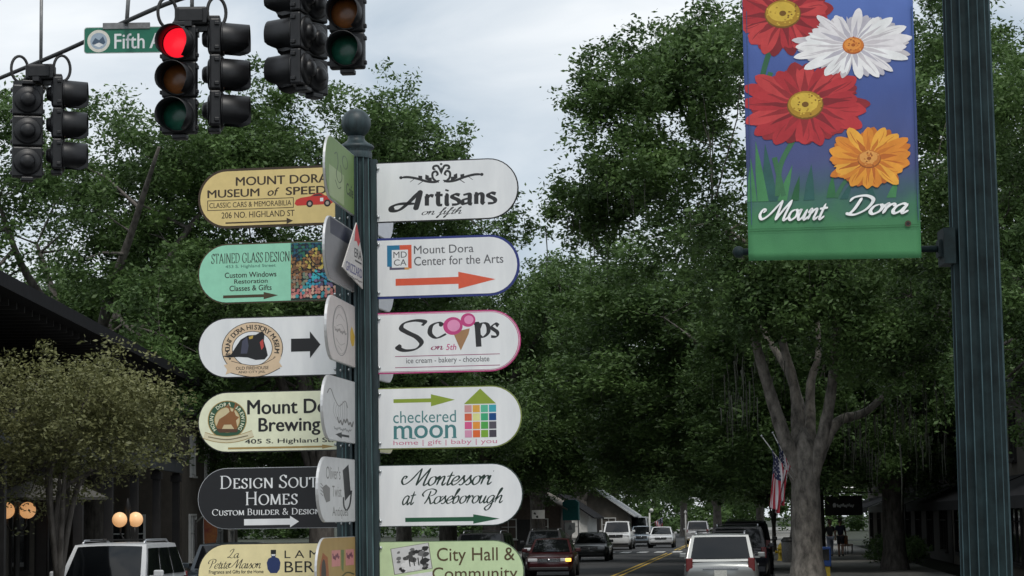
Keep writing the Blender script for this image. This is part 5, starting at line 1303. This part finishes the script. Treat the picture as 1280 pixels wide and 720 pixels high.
# ---------------------------------------------------------------- vehicles
def paint(name, col, metal=0.3): return mat(name, col, 0.32, metal, var=0.04, scale=2, coat=0.6)
def car(label, cat, x, y, rz, pm, L=4.7, W=1.84, H=1.5, kind='sedan', plate=True, rack=False, lit=None, trim=False, dark_rear=False, group='vehicles along the street'):
    """front faces local -Y; every part a mesh of its own"""
    root = thing({'sedan': 'sedan_car', 'suv': 'sport_utility_car', 'pickup': 'pickup_truck', 'van': 'delivery_van'}[kind], label, cat, (x, y, 0.0), rz, group)
    hw = W / 2; h0 = .24 if kind == 'sedan' else .30
    belt = H * (.63 if kind == 'sedan' else .60)
    hood = belt - (.05 if kind == 'sedan' else .02)
    if kind == 'sedan': ws, rf0, rf1, rg, deck = .27, .43, .70, .86, belt + .02
    elif kind == 'suv': ws, rf0, rf1, rg, deck = .25, .38, .88, .98, belt
    elif kind == 'pickup': ws, rf0, rf1, rg, deck = .24, .34, .56, .60, belt
    else: ws, rf0, rf1, rg, deck = .12, .24, .985, .995, belt
    Y = lambda t: -L / 2 + t * L
    # lower body: sections along the length
    st = [(0.0, .80, hood - .28, h0 + .12), (.012, .87, hood - .16, h0 + .04), (.05, .95, hood - .085, h0), (.14, .99, hood - .035, h0 - .02), (ws - .02, 1.0, hood + .01, h0 - .03), (ws + .06, 1.0, belt, h0 - .03), (.5, 1.0, belt, h0 - .03),
          (.8, 1.0, deck, h0 - .02), (.93, .98, deck - .0, h0), (.985, .93, deck - .05, h0 + .05), (1.0, .88, deck - .18, h0 + .14)]
    bd = MB(); vs, fs = [], []
    for t, wf, zt_, zb_ in st:
        w = hw * wf; hgt = zt_ - zb_
        ring = [(-.0, zb_), (.80 * w, zb_), (.93 * w, zb_ + .05), (.985 * w, zb_ + hgt * .3), (w, zb_ + hgt * .55), (.985 * w, zb_ + hgt * .78), (.93 * w, zt_ - .035), (.84 * w, zt_ - .004), (0, zt_ + .022)]
        full = [(a, b) for a, b in ring] + [(-a, b) for a, b in ring[-2:0:-1]]
        vs += [(a, Y(t), b) for a, b in full]; n = len(full)
    for i in range(len(st) - 1):
        for k_ in range(n): fs.append((i * n + k_, i * n + (k_ + 1) % n, (i + 1) * n + (k_ + 1) % n, (i + 1) * n + k_))
    fs.append(list(range(n))); fs.append(list(range((len(st) - 1) * n, len(st) * n)))
    bd.add(vs, fs, True)
    # cabin
    wb_, wr_ = hw * .90, hw * (.70 if kind == 'sedan' else .76); zr = H - .045
    lev = [(0.0, belt - .02), (0.5, belt + (zr - belt) * .5), (1.0, zr)]
    cab, cf = [], []
    def cpt(s_, t_, f_):   # s side -1..1, t level 0..1, f along 0 front .. 1 rear
        y = Y(ws + (rf0 - ws) * t_) * (1 - f_) + Y(rg + (rf1 - rg) * t_) * f_
        w = wb_ + (wr_ - wb_) * t_ ** 1.2
        return (s_ * w, y, belt - .02 + (zr - belt + .02) * t_)
    for t_ in (0, .5, 1.0): cab += [cpt(-1, t_, 0), cpt(1, t_, 0), cpt(1, t_, .5), cpt(1, t_, 1), cpt(-1, t_, 1), cpt(-1, t_, .5)]
    for i in range(2):
        for k_ in range(6): cf.append((i * 6 + k_, i * 6 + (k_ + 1) % 6, (i + 1) * 6 + (k_ + 1) % 6, (i + 1) * 6 + k_))
    bd.add(cab, cf)
    yf, ym, yr_ = Y(rf0), (Y(rf0) + Y(rf1)) / 2, Y(rf1)
    rv, rfc = [], []
    for yy, dz, sc in ((yf, 0, 1), (yf + .12, .03, .97), (ym, .045, .97), (yr_ - .12, .03, .97), (yr_, 0, 1)):
        for q in (-1, -.86, -.4, 0, .4, .86, 1): rv.append((q * wr_ * (1 if abs(q) == 1 else sc), yy, zr + (0 if abs(q) == 1 else dz * (1 - .25 * abs(q)) )))
    for i in range(4):
        for k_ in range(6): rfc.append((i * 7 + k_, i * 7 + k_ + 1, (i + 1) * 7 + k_ + 1, (i + 1) * 7 + k_))
    bd.add(rv, rfc, True)
    if kind == 'pickup':
        for s_ in (-1, 1): bd.box((s_ * (hw - .06), (Y(.61) + Y(.985)) / 2, deck + .03), (.1, Y(.985) - Y(.61), .08))
        bd.box((0, Y(.985), deck + .02), (W * .86, .07, .08))
    bd.build('body', pm, root)
    def pane(name, quad, off, m=M['glass']):
        q = [Vector(p) for p in quad]; nn = (q[1] - q[0]).cross(q[2] - q[0]).normalized(); c = sum(q, Vector()) / 4
        if nn.dot(c - Vector((0, (Y(ws) + Y(rg)) / 2, (belt + zr) / 2))) < 0: nn = -nn
        b = MB(); nu, nv = 10, 5; bow = {'windshield': .05, 'rear_window': .015}.get(name, .012)
        vs_ = []
        for j in range(nv + 1):                      # glass bowed outwards, so what it mirrors changes across it
            for i in range(nu + 1):
                u, v = i / nu, j / nv
                p = (q[0] * (1 - u) + q[1] * u) * (1 - v) + (q[3] * (1 - u) + q[2] * u) * v
                vs_.append(p + nn * (off - .02 * (name != 'side_window') + bow * (1 - (2 * u - 1) ** 2) * (.6 + .4 * (1 - (2 * v - 1) ** 2)) + .012))
        b.add(vs_, [(j * (nu + 1) + i, j * (nu + 1) + i + 1, (j + 1) * (nu + 1) + i + 1, (j + 1) * (nu + 1) + i) for j in range(nv) for i in range(nu)], True)
        ed = [vs_[0], vs_[nu], vs_[-1], vs_[-nu - 1]]
        b.add(ed + [p - nn * .004 for p in q], [(i, (i + 1) % 4, (i + 1) % 4 + 4, i + 4) for i in range(4)])
        return b.build(name, m, root)
    def lerp(a, b, t): return Vector(a) * (1 - t) + Vector(b) * t
    def inset(a, b, c, d, l, r, lo, hi):   # a,b bottom; d,c top
        bl, br_, tr_, tl = Vector(a), Vector(b), Vector(c), Vector(d)
        f = lambda u, v: (bl * (1 - u) + br_ * u) * (1 - v) + (tl * (1 - u) + tr_ * u) * v
        return [f(l, lo), f(r, lo), f(r, hi), f(l, hi)]
    pane('windshield', inset(cpt(-1, 0, 0), cpt(1, 0, 0), cpt(1, 1, 0), cpt(-1, 1, 0), .055, .945, .06, .93), .022)
    pane('rear_window', inset(cpt(-1, 0, 1), cpt(1, 0, 1), cpt(1, 1, 1), cpt(-1, 1, 1), .05, .95, .10, .92), .022)
    spl = [(.05, .46), (.50, .95)] if kind in ('sedan', 'pickup') else [(.04, .34), (.375, .66), (.695, .96)]
    if kind == 'van': spl = [(.04, .25)]
    for s_ in (-1, 1):
        for l, r in spl: pane('side_window', inset(cpt(s_, 0, 0), cpt(s_, 0, 1), cpt(s_, 1, 1), cpt(s_, 1, 0), l, r, .10, .88), .016)
        # mirrors, lamps, wheels
        m_ = MB(); m_.bbox((s_ * (hw + .1), Y(ws) + .32, belt + .09), (.2, .1, .14), .03); m_.box((s_ * (hw - .02), Y(ws) + .34, belt + .03), (.16, .05, .05)); m_.build('mirror', pm if not trim else M['black'], root)
        hl = MB(); ly = Y(.012); hl.bbox((s_ * hw * .66, ly + .02, hood - .20), (hw * .40, .16, .13), .03); ho = hl.build('headlight', M['lamp_glass'], root)
        if lit == s_:
            tl_ = MB(); tl_.bbox((s_ * hw * .80, ly - .07, hood - .20), (.20, .04, .12), .015); tl_.build('turn_signal', mat('lit_amber', (.8, .4, .05), .4, emit=(1, .48, .07, 3.0)), root)
        tb = MB(); tz = belt - .16 if kind == 'sedan' else belt - .10; th_ = .16 if kind == 'sedan' else .34
        tb.bbox((s_ * hw * .83, Y(.988), tz), (.22 if kind == 'sedan' else .17, .10, th_), .02); tb.build('taillight', M['red_glass'], root)
        for wy in (.175, .80):
            rw = .33 if kind == 'sedan' else .37
            ax = Matrix.Rotation(R(90), 3, 'Y')
            ar = MB(); ar.lathe([(rw + .055, -.006), (rw + .055, .006), (.0, .007)], 28, c=(s_ * (hw * .998), Y(wy), rw + .01), axis=ax); ar.build('wheel_arch', M['black'], root)
            w_ = MB(); w_.lathe([(rw * .62, -.11), (rw * .92, -.11), (rw, -.08), (rw, .08), (rw * .92, .11), (rw * .62, .11), (rw * .62, -.11)], 28, c=(s_ * (hw - .085), Y(wy), rw), axis=ax); wo = w_.build('wheel', M['tyre'], root)
            ri = MB(); ri.lathe([(.0001, s_ * .085), (rw * .2, s_ * .09), (rw * .28, s_ * .07), (rw * .58, s_ * .085), (rw * .63, s_ * .105)], 20, c=(s_ * (hw - .085), Y(wy), rw), axis=ax)
            ri.build('rim', M['rim'], wo)
        for hy in ((.47, .66) if kind != 'van' else (.3,)):
            dh = MB(); dh.bbox((s_ * (hw + .006), Y(hy), belt - .14), (.03, .17, .035), .01); dh.build('door_handle', pm, root)
    g = MB(); g.bbox((0, Y(.006), hood - .21), (hw * .92, .12, .13 if kind == 'sedan' else .20), .02); go = g.build('grille', M['black'], root)
    g2 = MB()
    for q in range(3): g2.box((0, Y(.006) - .066, hood - .255 + q * .045), (hw * .88, .012, .012))
    g2.ball((0, Y(.006) - .07, hood - .21), .05, 12, (1, .3, 1)); g2.build('chrome_bars', M['chrome'], go)
    b_ = MB(); b_.bbox((0, Y(.004), h0 + .10), (W * .80, .16, .13), .03); b_.build('air_intake', M['black'], root)
    b_ = MB(); b_.bbox((0, Y(.997), h0 + .20), (W * .90, .16, .20), .04); b_.build('rear_bumper', pm if not dark_rear else M['black'], root)
    if plate:
        b_ = MB(); b_.box((0, Y(.0) - .062, h0 + .15), (.31, .012, .15)); b_.build('front_plate', M['white_wood'], root) if kind == 'van' else None
        b_ = MB(); b_.box((0, Y(1.0) + .02, belt - .32), (.32, .05, .16)); b_.build('licence_plate', mat('plate', (.5, .5, .46), .5, var=.2, scale=25), root)
        b_ = MB(); b_.box((0, Y(1.0) + .012, belt - .19), (.9, .03, .035)); b_.build('tailgate_trim', M['chrome'], root)
    if rack:
        for s_ in (-1, 1):
            k_ = MB(); k_.tube([(s_ * wr_ * .86, Y(rf0) + .18, zr + .02), (s_ * wr_ * .87, Y(rf0) + .35, zr + .085), (s_ * wr_ * .87, Y(rf1) - .4, zr + .085), (s_ * wr_ * .86, Y(rf1) - .2, zr + .02)], .022, 8); k_.build('roof_rail', M['rim'], root)
        k_ = MB()
        for q in (.3, .7): k_.box((0, Y(rf0) * (1 - q) + Y(rf1) * q, zr + .09), (wr_ * 1.76, .05, .025))
        k_.build('cross_bars', M['black'], root)
    wp = MB()
    for s_ in (-.3, .25): wp.tube([(s_, Y(ws) + .03, belt + .03), (s_ + .42, Y(ws) + .16, belt + .12)], .012, 6)
    wp.build('wipers', M['black'], root)
    return root
CARS = [
 ('white sport utility car with roof rails parked below the globe lamps', 'car', 148, 45.5, 0.02, paint('white_car', (.62, .63, .64), .0), dict(L=4.8, W=1.95, H=1.80, kind='suv', rack=True)),
 ('dark blue-grey car between the white car and the finger post', 'car', 288, 58, 0.05, paint('blue_grey_car', (.03, .04, .05)), dict(L=4.6, W=1.84, H=1.66, kind='suv')),
 ('silver-grey sedan glimpsed between the two lowest right signs', 'car', 532, 66, 0.0, paint('grey_silver_car', (.2, .21, .215), .5), dict(L=4.7, W=1.84, H=1.48)),
 ('black sport utility car parked behind the silver-grey sedan', 'car', 604, 74, 0.0, paint('black_car', (.015, .015, .017)), dict(L=4.8, W=1.9, H=1.74, kind='suv', rack=True)),
 ('dark car with pale roof rack parked behind the red sedan', 'car', 682, 104, 0.0, paint('charcoal_car', (.03, .03, .032)), dict(L=4.7, W=1.86, H=1.66, kind='suv', rack=True)),
 ('dark red sedan with one amber signal lit, driving towards the camera', 'car', 690, 83, 0.03, paint('red_car', (.055, .008, .010)), dict(L=4.6, W=1.80, H=1.44, lit=1)),
 ('dark grey sedan following the red sedan', 'car', 740, 113, 0.0, paint('grey_car', (.06, .062, .062), .5), dict(L=4.8, W=1.85, H=1.46)),
 ('large white pickup truck parked on the left', 'pickup truck', 772.5, 152, 0.0, paint('white_truck', (.66, .67, .67), .0), dict(L=5.8, W=2.06, H=1.95, kind='pickup')),
 ('white box van behind the large white pickup truck', 'van', 797, 172, 0.0, paint('white_van', (.7, .7, .7), .0), dict(L=5.6, W=2.0, H=2.25, kind='van')),
 ('pale blue-grey car behind the white box van', 'car', 803, 166, 0.0, paint('pale_blue_car', (.24, .29, .34), .3), dict(L=4.5, W=1.8, H=1.55, kind='suv')),
 ('small white sedan facing the camera far down the road', 'car', 827, 158, 0.0, paint('white_sedan', (.7, .71, .72), .0), dict(L=4.6, W=1.82, H=1.5)),
 ('silver pickup truck driving away at the far end', 'pickup truck', 872, 176, math.pi, paint('silver_truck', (.42, .42, .43), .4), dict(L=5.4, W=1.95, H=1.85, kind='pickup')),
 ('silver sport utility car seen from behind at the right kerb', 'car', 901, 58.5, math.pi, paint('silver_suv', (.25, .26, .255), .4), dict(L=4.75, W=1.90, H=1.72, kind='suv', rack=True, trim=False)),
 ('dark sport utility car parked just beyond the silver one', 'car', 922, 71, math.pi, paint('navy_suv', (.018, .020, .026)), dict(L=4.9, W=1.94, H=1.86, kind='suv', rack=True)),
 ('tall black car with pale roof beyond the dark one at the kerb', 'car', 932, 84, math.pi, paint('black_suv', (.02, .02, .022)), dict(L=5.0, W=1.98, H=2.0, kind='suv', rack=True)),
]
for lb, ct, px, d, rz, pm, kw in CARS:
    x, y = at_x(px, d); car(lb, ct, x, y, rz, pm, **kw)

# ---------------------------------------------------------------- flags, hydrant, poles
STR = [mat('flag_red', s2l(140, 36, 50), .8, var=.08), mat('flag_white', s2l(168, 166, 172), .8, var=.05), mat('flag_blue', s2l(34, 40, 72), .8, var=.1)]
def hung_flag(label, base, tip, fly, hoist, group=None, seed=1, slack=0.55, slide=.96):
    """flag on a slanting pole, the cloth hanging limp in folds"""
    base, tip = Vector(base), Vector(tip)
    r = thing('flag', label, 'flag', base, 0, group)
    d = tip - base; mb = MB(); mb.tube([(0, 0, 0), d], [.018, .014], 8); mb.build('staff', mat('flag_staff', (.5, .5, .48), .5), r)
    bl = MB(); bl.ball(d, .035, 10); bl.build('finial', M['bolt'], r)
    rd = random.Random(seed); ph = rd.uniform(0, 6)
    NU, NV = 39, 26
    n = d.normalized(); side = Vector((0, 0, 1)).cross(n).normalized()
    top = d * slide
    pts, fs, mi = [], [], []
    for i in range(NU + 1):
        u = i / NU
        for j in range(NV + 1):
            v = j / NV
            a = top - n * hoist * v * (1 - u * slack)
            down = u * fly * (1 - .06 * v)
            fold = .11 * math.sin(v * 9.5 + ph + u * 2) * min(1, u * 3) + .04 * math.sin(v * 21 + u * 5)
            p = a + Vector((0, 0, -1)) * down + side * fold + Vector((.05 * u * math.sin(ph + 3 * u), 0, 0))
            pts.append(p)
    for i in range(NU):
        for j in range(NV):
            q = i * (NV + 1) + j; fs.append((q, q + 1, q + NV + 2, q + NV + 1))
            if i < NU * .4 and j < 14:
                mi.append(1 if (i % 3 == 1 and j % 3 == 1) or (i % 3 == 2 and j % 3 == 2 and i % 2) else 2)
            else: mi.append((j // 2) % 2)
    cl = MB(); cl.add(pts, fs, True); cl.mi = mi
    o = cl.build('cloth', STR, r)
    so = o.modifiers.new('thickness', 'SOLIDIFY'); so.thickness = .004
    return r
fd = hd - 1.0
hung_flag('stars and stripes flag on a white slanting staff, nearer of two on the oak', P(992, 600, fd), P(952, 545, fd - .3), 1.65, .80, 'flags on the oak', 3, slide=.70)
hung_flag('stars and stripes flag half hidden behind the other on the oak', P(994, 596, fd + .3), P(966, 541, fd + .1), 1.60, .80, 'flags on the oak', 8, slide=.78)
fx, fy = at_x(812, 165)
fp = thing('flag_pole', 'white pole with small lamp far down the street', 'pole', (fx, fy, 0)); MB().tube([(0, 0, 0), (0, 0, hz(812, 641, 165))], .06, 8).build('shaft', M['white_wood'], fp); bq = MB(); bq.ball((.15, 0, hz(812, 638, 165)), .16, 12); bq.build('lamp', M['white_wood'], fp)
hung_flag('small stars and stripes flag far down the street', (fx + .1, fy, hz(818, 655, 165)), (fx + 1.05, fy - .2, hz(828, 646, 165)), 1.05, .8, None, 5)
fx, fy = at_x(857, 150)
fp = thing('white_post', 'slim white post beside the silver pickup truck', 'post', (fx, fy, 0)); MB().tube([(0, 0, 0), (0, 0, 2.4)], .05, 8).build('shaft', M['white_wood'], fp); bq = MB(); bq.lathe([(.09, 2.4), (.11, 2.5), (.02, 2.62)], 10); bq.build('cap', M['white_wood'], fp)
hx_, hy_ = at_x(974.5, 100)
hy = thing('fire_hydrant', 'yellow fire hydrant on the right kerb beside the oak', 'fire hydrant', (hx_, hy_, 0.12))
YH = mat('hydrant_yellow', (.62, .44, .03), .5, var=.12, scale=12)
MB().lathe([(.16, 0), (.16, .05), (.11, .06), (.11, .5), (.15, .52), (.15, .56), (.12, .6), (.09, .7), (.03, .76), (.03, .82), (.001, .82)], 20).build('barrel', YH, hy)
for s_ in (-1, 1): MB().lathe([(.06, 0), (.06, .09), (.075, .09), (.075, .13), (.001, .14)], 14, c=(s_ * .10, 0, .40), axis=Matrix.Rotation(R(90 * s_), 3, 'Y')).build('hose_outlet', YH, hy)
MB().lathe([(.08, 0), (.08, .08), (.095, .08), (.095, .13), (.001, .14)], 14, c=(0, -.10, .38), axis=Matrix.Rotation(R(90), 3, 'X')).build('pumper_outlet', YH, hy)
bx_, by_ = at_x(985, 96)
rb = thing('litter_bin', 'grey litter bin standing beside the hydrant and the oak', 'litter bin', (bx_, by_, 0.12))
MB().lathe([(.27, 0), (.3, .05), (.32, .85), (.32, .9)], 20).build('body', M['galv'], rb); MB().lathe([(.34, .9), (.34, .95), (.22, 1.1), (.2, 1.1), (.2, 1.04)], 20).build('lid', M['black'], rb)
bx_, by_ = at_x(1029, 70)
nb = thing('newspaper_box', 'blue newspaper box with yellow foot right of the oak trunk', 'newspaper box', (bx_, by_, 0.12))
MB().bbox((0, 0, .72), (.42, .4, .62), .03).build('cabinet', mat('box_blue', (.02, .07, .26), .5, var=.1), nb); MB().box((0, -.205, .78), (.3, .012, .34)).build('window', M['glass'], nb); MB().box((0, 0, .21), (.34, .32, .41)).build('foot', YH, nb)
bx_, by_ = at_x(1123, 82)
bo = thing('bollard', 'slim pale bollard in front of the dark shops', 'bollard', (bx_, by_, 0.12)); MB().lathe([(.05, 0), (.05, .95), (.075, .97), (.075, 1.05), (.02, 1.12)], 14).build('shaft', M['white_wood'], bo); MB().lathe([(.09, 0), (.09, .04), (.052, .06)], 14).build('base', M['galv'], bo)
# orange cafe chairs behind the walkers
for i, (px, d, lb) in enumerate(((1057, 113, 'orange cafe chair behind the two walkers'), (1060, 118, 'orange cafe chair farther back by the shop'))):
    x, y = at_x(px, d); c = thing('cafe_chair', lb, 'chair', (x, y, .13), .5 + i, 'orange cafe chairs'); om = mat('orange_slats', (.36, .13, .03), .6, var=.15)
    MB().bbox((0, 0, .45), (.45, .45, .04), .01).build('seat', om, c); MB().bbox((0, .22, .74), (.45, .03, .42), .01).build('backrest', om, c)
    for a in (-1, 1):
        for b in (-1, 1): MB().tube([(a * .2, b * .2, 0), (a * .19, b * .19, .44)], .015, 6).build('leg', M['black'], c)
hg = [((1120, 92), 'low dark hedge in front of the stucco shop')]
for (px, d), lb in hg:
    x, y = at_x(px, d); r = thing('hedge', lb, 'hedge', (x, y, .1))
    rg = np.random.default_rng(int(px)); tp = [(rg.uniform(-1.2, 1.2), rg.uniform(-2.5, 2.5), rg.uniform(.25, 1.0)) for _ in range(60)]
    o = bpy.data.objects.new('foliage', quads('foliage', gen_crown(int(px), tp, 9000, .28, .05), M['leaf'])); COL.objects.link(o); o.parent = r
    st_ = MB()
    for q in tp[:24]: st_.tube([(q[0] * .8, q[1] * .9, 0), q], [.02, .006], 5)
    st_.build('stems', M['bark'], r)

# ---------------------------------------------------------------- people
SKIN = mat('skin', (.36, .20, .14), .55, var=.05)
def grow(name, nodes, edges, m, parent, sub=2):
    """one continuous surface round a skeleton: nodes {key: (x, y, z, radius)}"""
    ks = list(nodes); me = bpy.data.meshes.new(name); me.from_pydata([nodes[k][:3] for k in ks], [(ks.index(a), ks.index(b)) for a, b in edges], [])
    o = bpy.data.objects.new(name, me); COL.objects.link(o)
    sk = o.modifiers.new('skin', 'SKIN'); sk.use_smooth_shade = True
    for i, k in enumerate(ks):
        r_ = nodes[k][3]; me.skin_vertices[0].data[i].radius = (r_, r_) if not hasattr(r_, '__len__') else r_
    me.skin_vertices[0].data[0].use_root = True
    ss_ = o.modifiers.new('sub', 'SUBSURF'); ss_.levels = ss_.render_levels = sub
    bpy.context.view_layer.update()
    fin = bpy.data.meshes.new_from_object(o.evaluated_get(bpy.context.evaluated_depsgraph_get()))
    fin.name = name; bpy.data.objects.remove(o); bpy.data.meshes.remove(me)
    fin.materials.clear(); fin.materials.append(m)
    for p in fin.polygons: p.use_smooth = True
    o = bpy.data.objects.new(name, fin); COL.objects.link(o); o.parent = parent
    return o
def person(label, px, d, rz, shirt, legs_m, hair_m, stride, shorts=False, h=1.74):
    x, y = at_x(px, d); r = thing('person', label, 'person', (x, y, .13), rz, None); s = h / 1.74; r.scale = (s, s, s)
    a = stride
    N = dict(pel=(0, 0, .94, .13), bel=(0, -.01, 1.08, .125), che=(0, -.01, 1.28, .15), nek=(0, -.01, 1.46, .065), nk2=(0, -.025, 1.53, .058), hd0=(0, -.03, 1.60, .085), hd1=(0, -.035, 1.68, .092), hd2=(0, -.03, 1.745, .06), nos=(0, -.125, 1.645, .016))
    E = [('pel', 'bel'), ('bel', 'che'), ('che', 'nek'), ('nek', 'nk2'), ('nk2', 'hd0'), ('hd0', 'hd1'), ('hd1', 'hd2'), ('hd1', 'nos')]
    for s_, f in ((-1, a), (1, -a)):
        k = 'l' if s_ < 0 else 'r'
        N.update({k + 'sh': (s_ * .17, -.005, 1.41, .062), k + 'el': (s_ * .23, -.02 + f * .22, 1.13, .042), k + 'wr': (s_ * .235, -.09 + f * .42, .90, .030), k + 'pm': (s_ * .225, -.11 + f * .47, .82, .034),
                  k + 'hp': (s_ * .09, 0, .90, .098), k + 'kn': (s_ * .10, -.03 - f * .22, .50, .062), k + 'an': (s_ * .10, .03 - f * .44, .10 + (.05 if f < 0 else 0), .042), k + 'to': (s_ * .11, -.14 - f * .44, .04 + (.02 if f < 0 else 0), .036)})
        E += [('che', k + 'sh'), (k + 'sh', k + 'el'), (k + 'el', k + 'wr'), (k + 'wr', k + 'pm'), ('pel', k + 'hp'), (k + 'hp', k + 'kn'), (k + 'kn', k + 'an'), (k + 'an', k + 'to')]
        pm = Vector(N[k + 'pm'][:3])
        for i, (dx, L) in enumerate(((-.024, .07), (-.008, .082), (.009, .078), (.025, .06))):
            p1 = pm + Vector((0, dx, -L * .55)); p2 = pm + Vector((-s_ * .018, dx - .008, -L))
            N[k + 'f%da' % i] = (*p1, .009); N[k + 'f%db' % i] = (*p2, .0075); E += [(k + 'pm', k + 'f%da' % i), (k + 'f%da' % i, k + 'f%db' % i)]
        p1 = pm + Vector((-s_ * .01, -.038, .01)); p2 = pm + Vector((-s_ * .018, -.055, -.03)); N[k + 'ta'] = (*p1, .011); N[k + 'tb'] = (*p2, .009); E += [(k + 'pm', k + 'ta'), (k + 'ta', k + 'tb')]
    grow('body', N, E, SKIN, r)
    up = lambda k, q: (*N[k][:3], N[k][3] + q)
    sh = {k: up(k, .018) for k in ('pel', 'bel', 'che', 'lsh', 'rsh')}; sh['nek'] = (0, -.01, 1.44, .075)
    for k in 'lr':
        e, s0 = Vector(N[k + 'el'][:3]), Vector(N[k + 'sh'][:3]); m = s0.lerp(e, .75); sh[k + 'sl'] = (*m, .062)
    grow('shirt', sh, [('pel', 'bel'), ('bel', 'che'), ('che', 'nek'), ('che', 'lsh'), ('che', 'rsh'), ('lsh', 'lsl'), ('rsh', 'rsl')], shirt, r)
    tr_ = {'pel': (0, 0, .95, .142)}; E2 = []
    for k in 'lr':
        tr_[k + 'hp'] = up(k + 'hp', .014)
        if shorts: m = Vector(N[k + 'hp'][:3]).lerp(Vector(N[k + 'kn'][:3]), .85); tr_[k + 'kn'] = (*m, .088); E2 += [('pel', k + 'hp'), (k + 'hp', k + 'kn')]
        else: tr_[k + 'kn'] = up(k + 'kn', .018); tr_[k + 'an'] = up(k + 'an', .022); E2 += [('pel', k + 'hp'), (k + 'hp', k + 'kn'), (k + 'kn', k + 'an')]
    grow('shorts' if shorts else 'trousers', tr_, E2, legs_m, r)
    grow('hair', {'a': (0, .0, 1.70, .096), 'b': (0, .02, 1.655, .088), 'c': (0, -.02, 1.755, .062)}, [('a', 'b'), ('a', 'c')], hair_m, r)
    for k in 'lr': grow('shoe', {'a': (*Vector(N[k + 'an'][:3]) + Vector((0, .03, -.05)), .05), 'b': (*Vector(N[k + 'to'][:3]) + Vector((0, -.02, .005)), .047)}, [('a', 'b')], M['black'], r)
    for s_ in (-1, 1):
        e = MB(); e.ball((s_ * .088, -.02, 1.645), .03, 10, (.35, .7, 1)); e.build('ear', SKIN, r)
    ey = MB()
    for s_ in (-1, 1): ey.ball((s_ * .035, -.112, 1.672), .011, 8)
    ey.build('eyes', M['black'], r)
DK = mat('black_shirt', (.018, .018, .02), .85, var=.15); NV_ = mat('navy_shirt', (.02, .022, .045), .85, var=.15)
person('person in black top and pale blue trousers walking on the right pavement', 1037, 108, math.pi + .2, DK, mat('pale_jeans', (.32, .36, .46), .85, var=.12), mat('brown_hair', (.05, .03, .02), .7), .35)
person('person in navy shirt and dark shorts walking away on the right pavement', 1050, 107, math.pi - .15, NV_, mat('dark_shorts', (.03, .032, .04), .85, var=.15), mat('dark_hair', (.02, .015, .012), .7), -.3, True, 1.8)
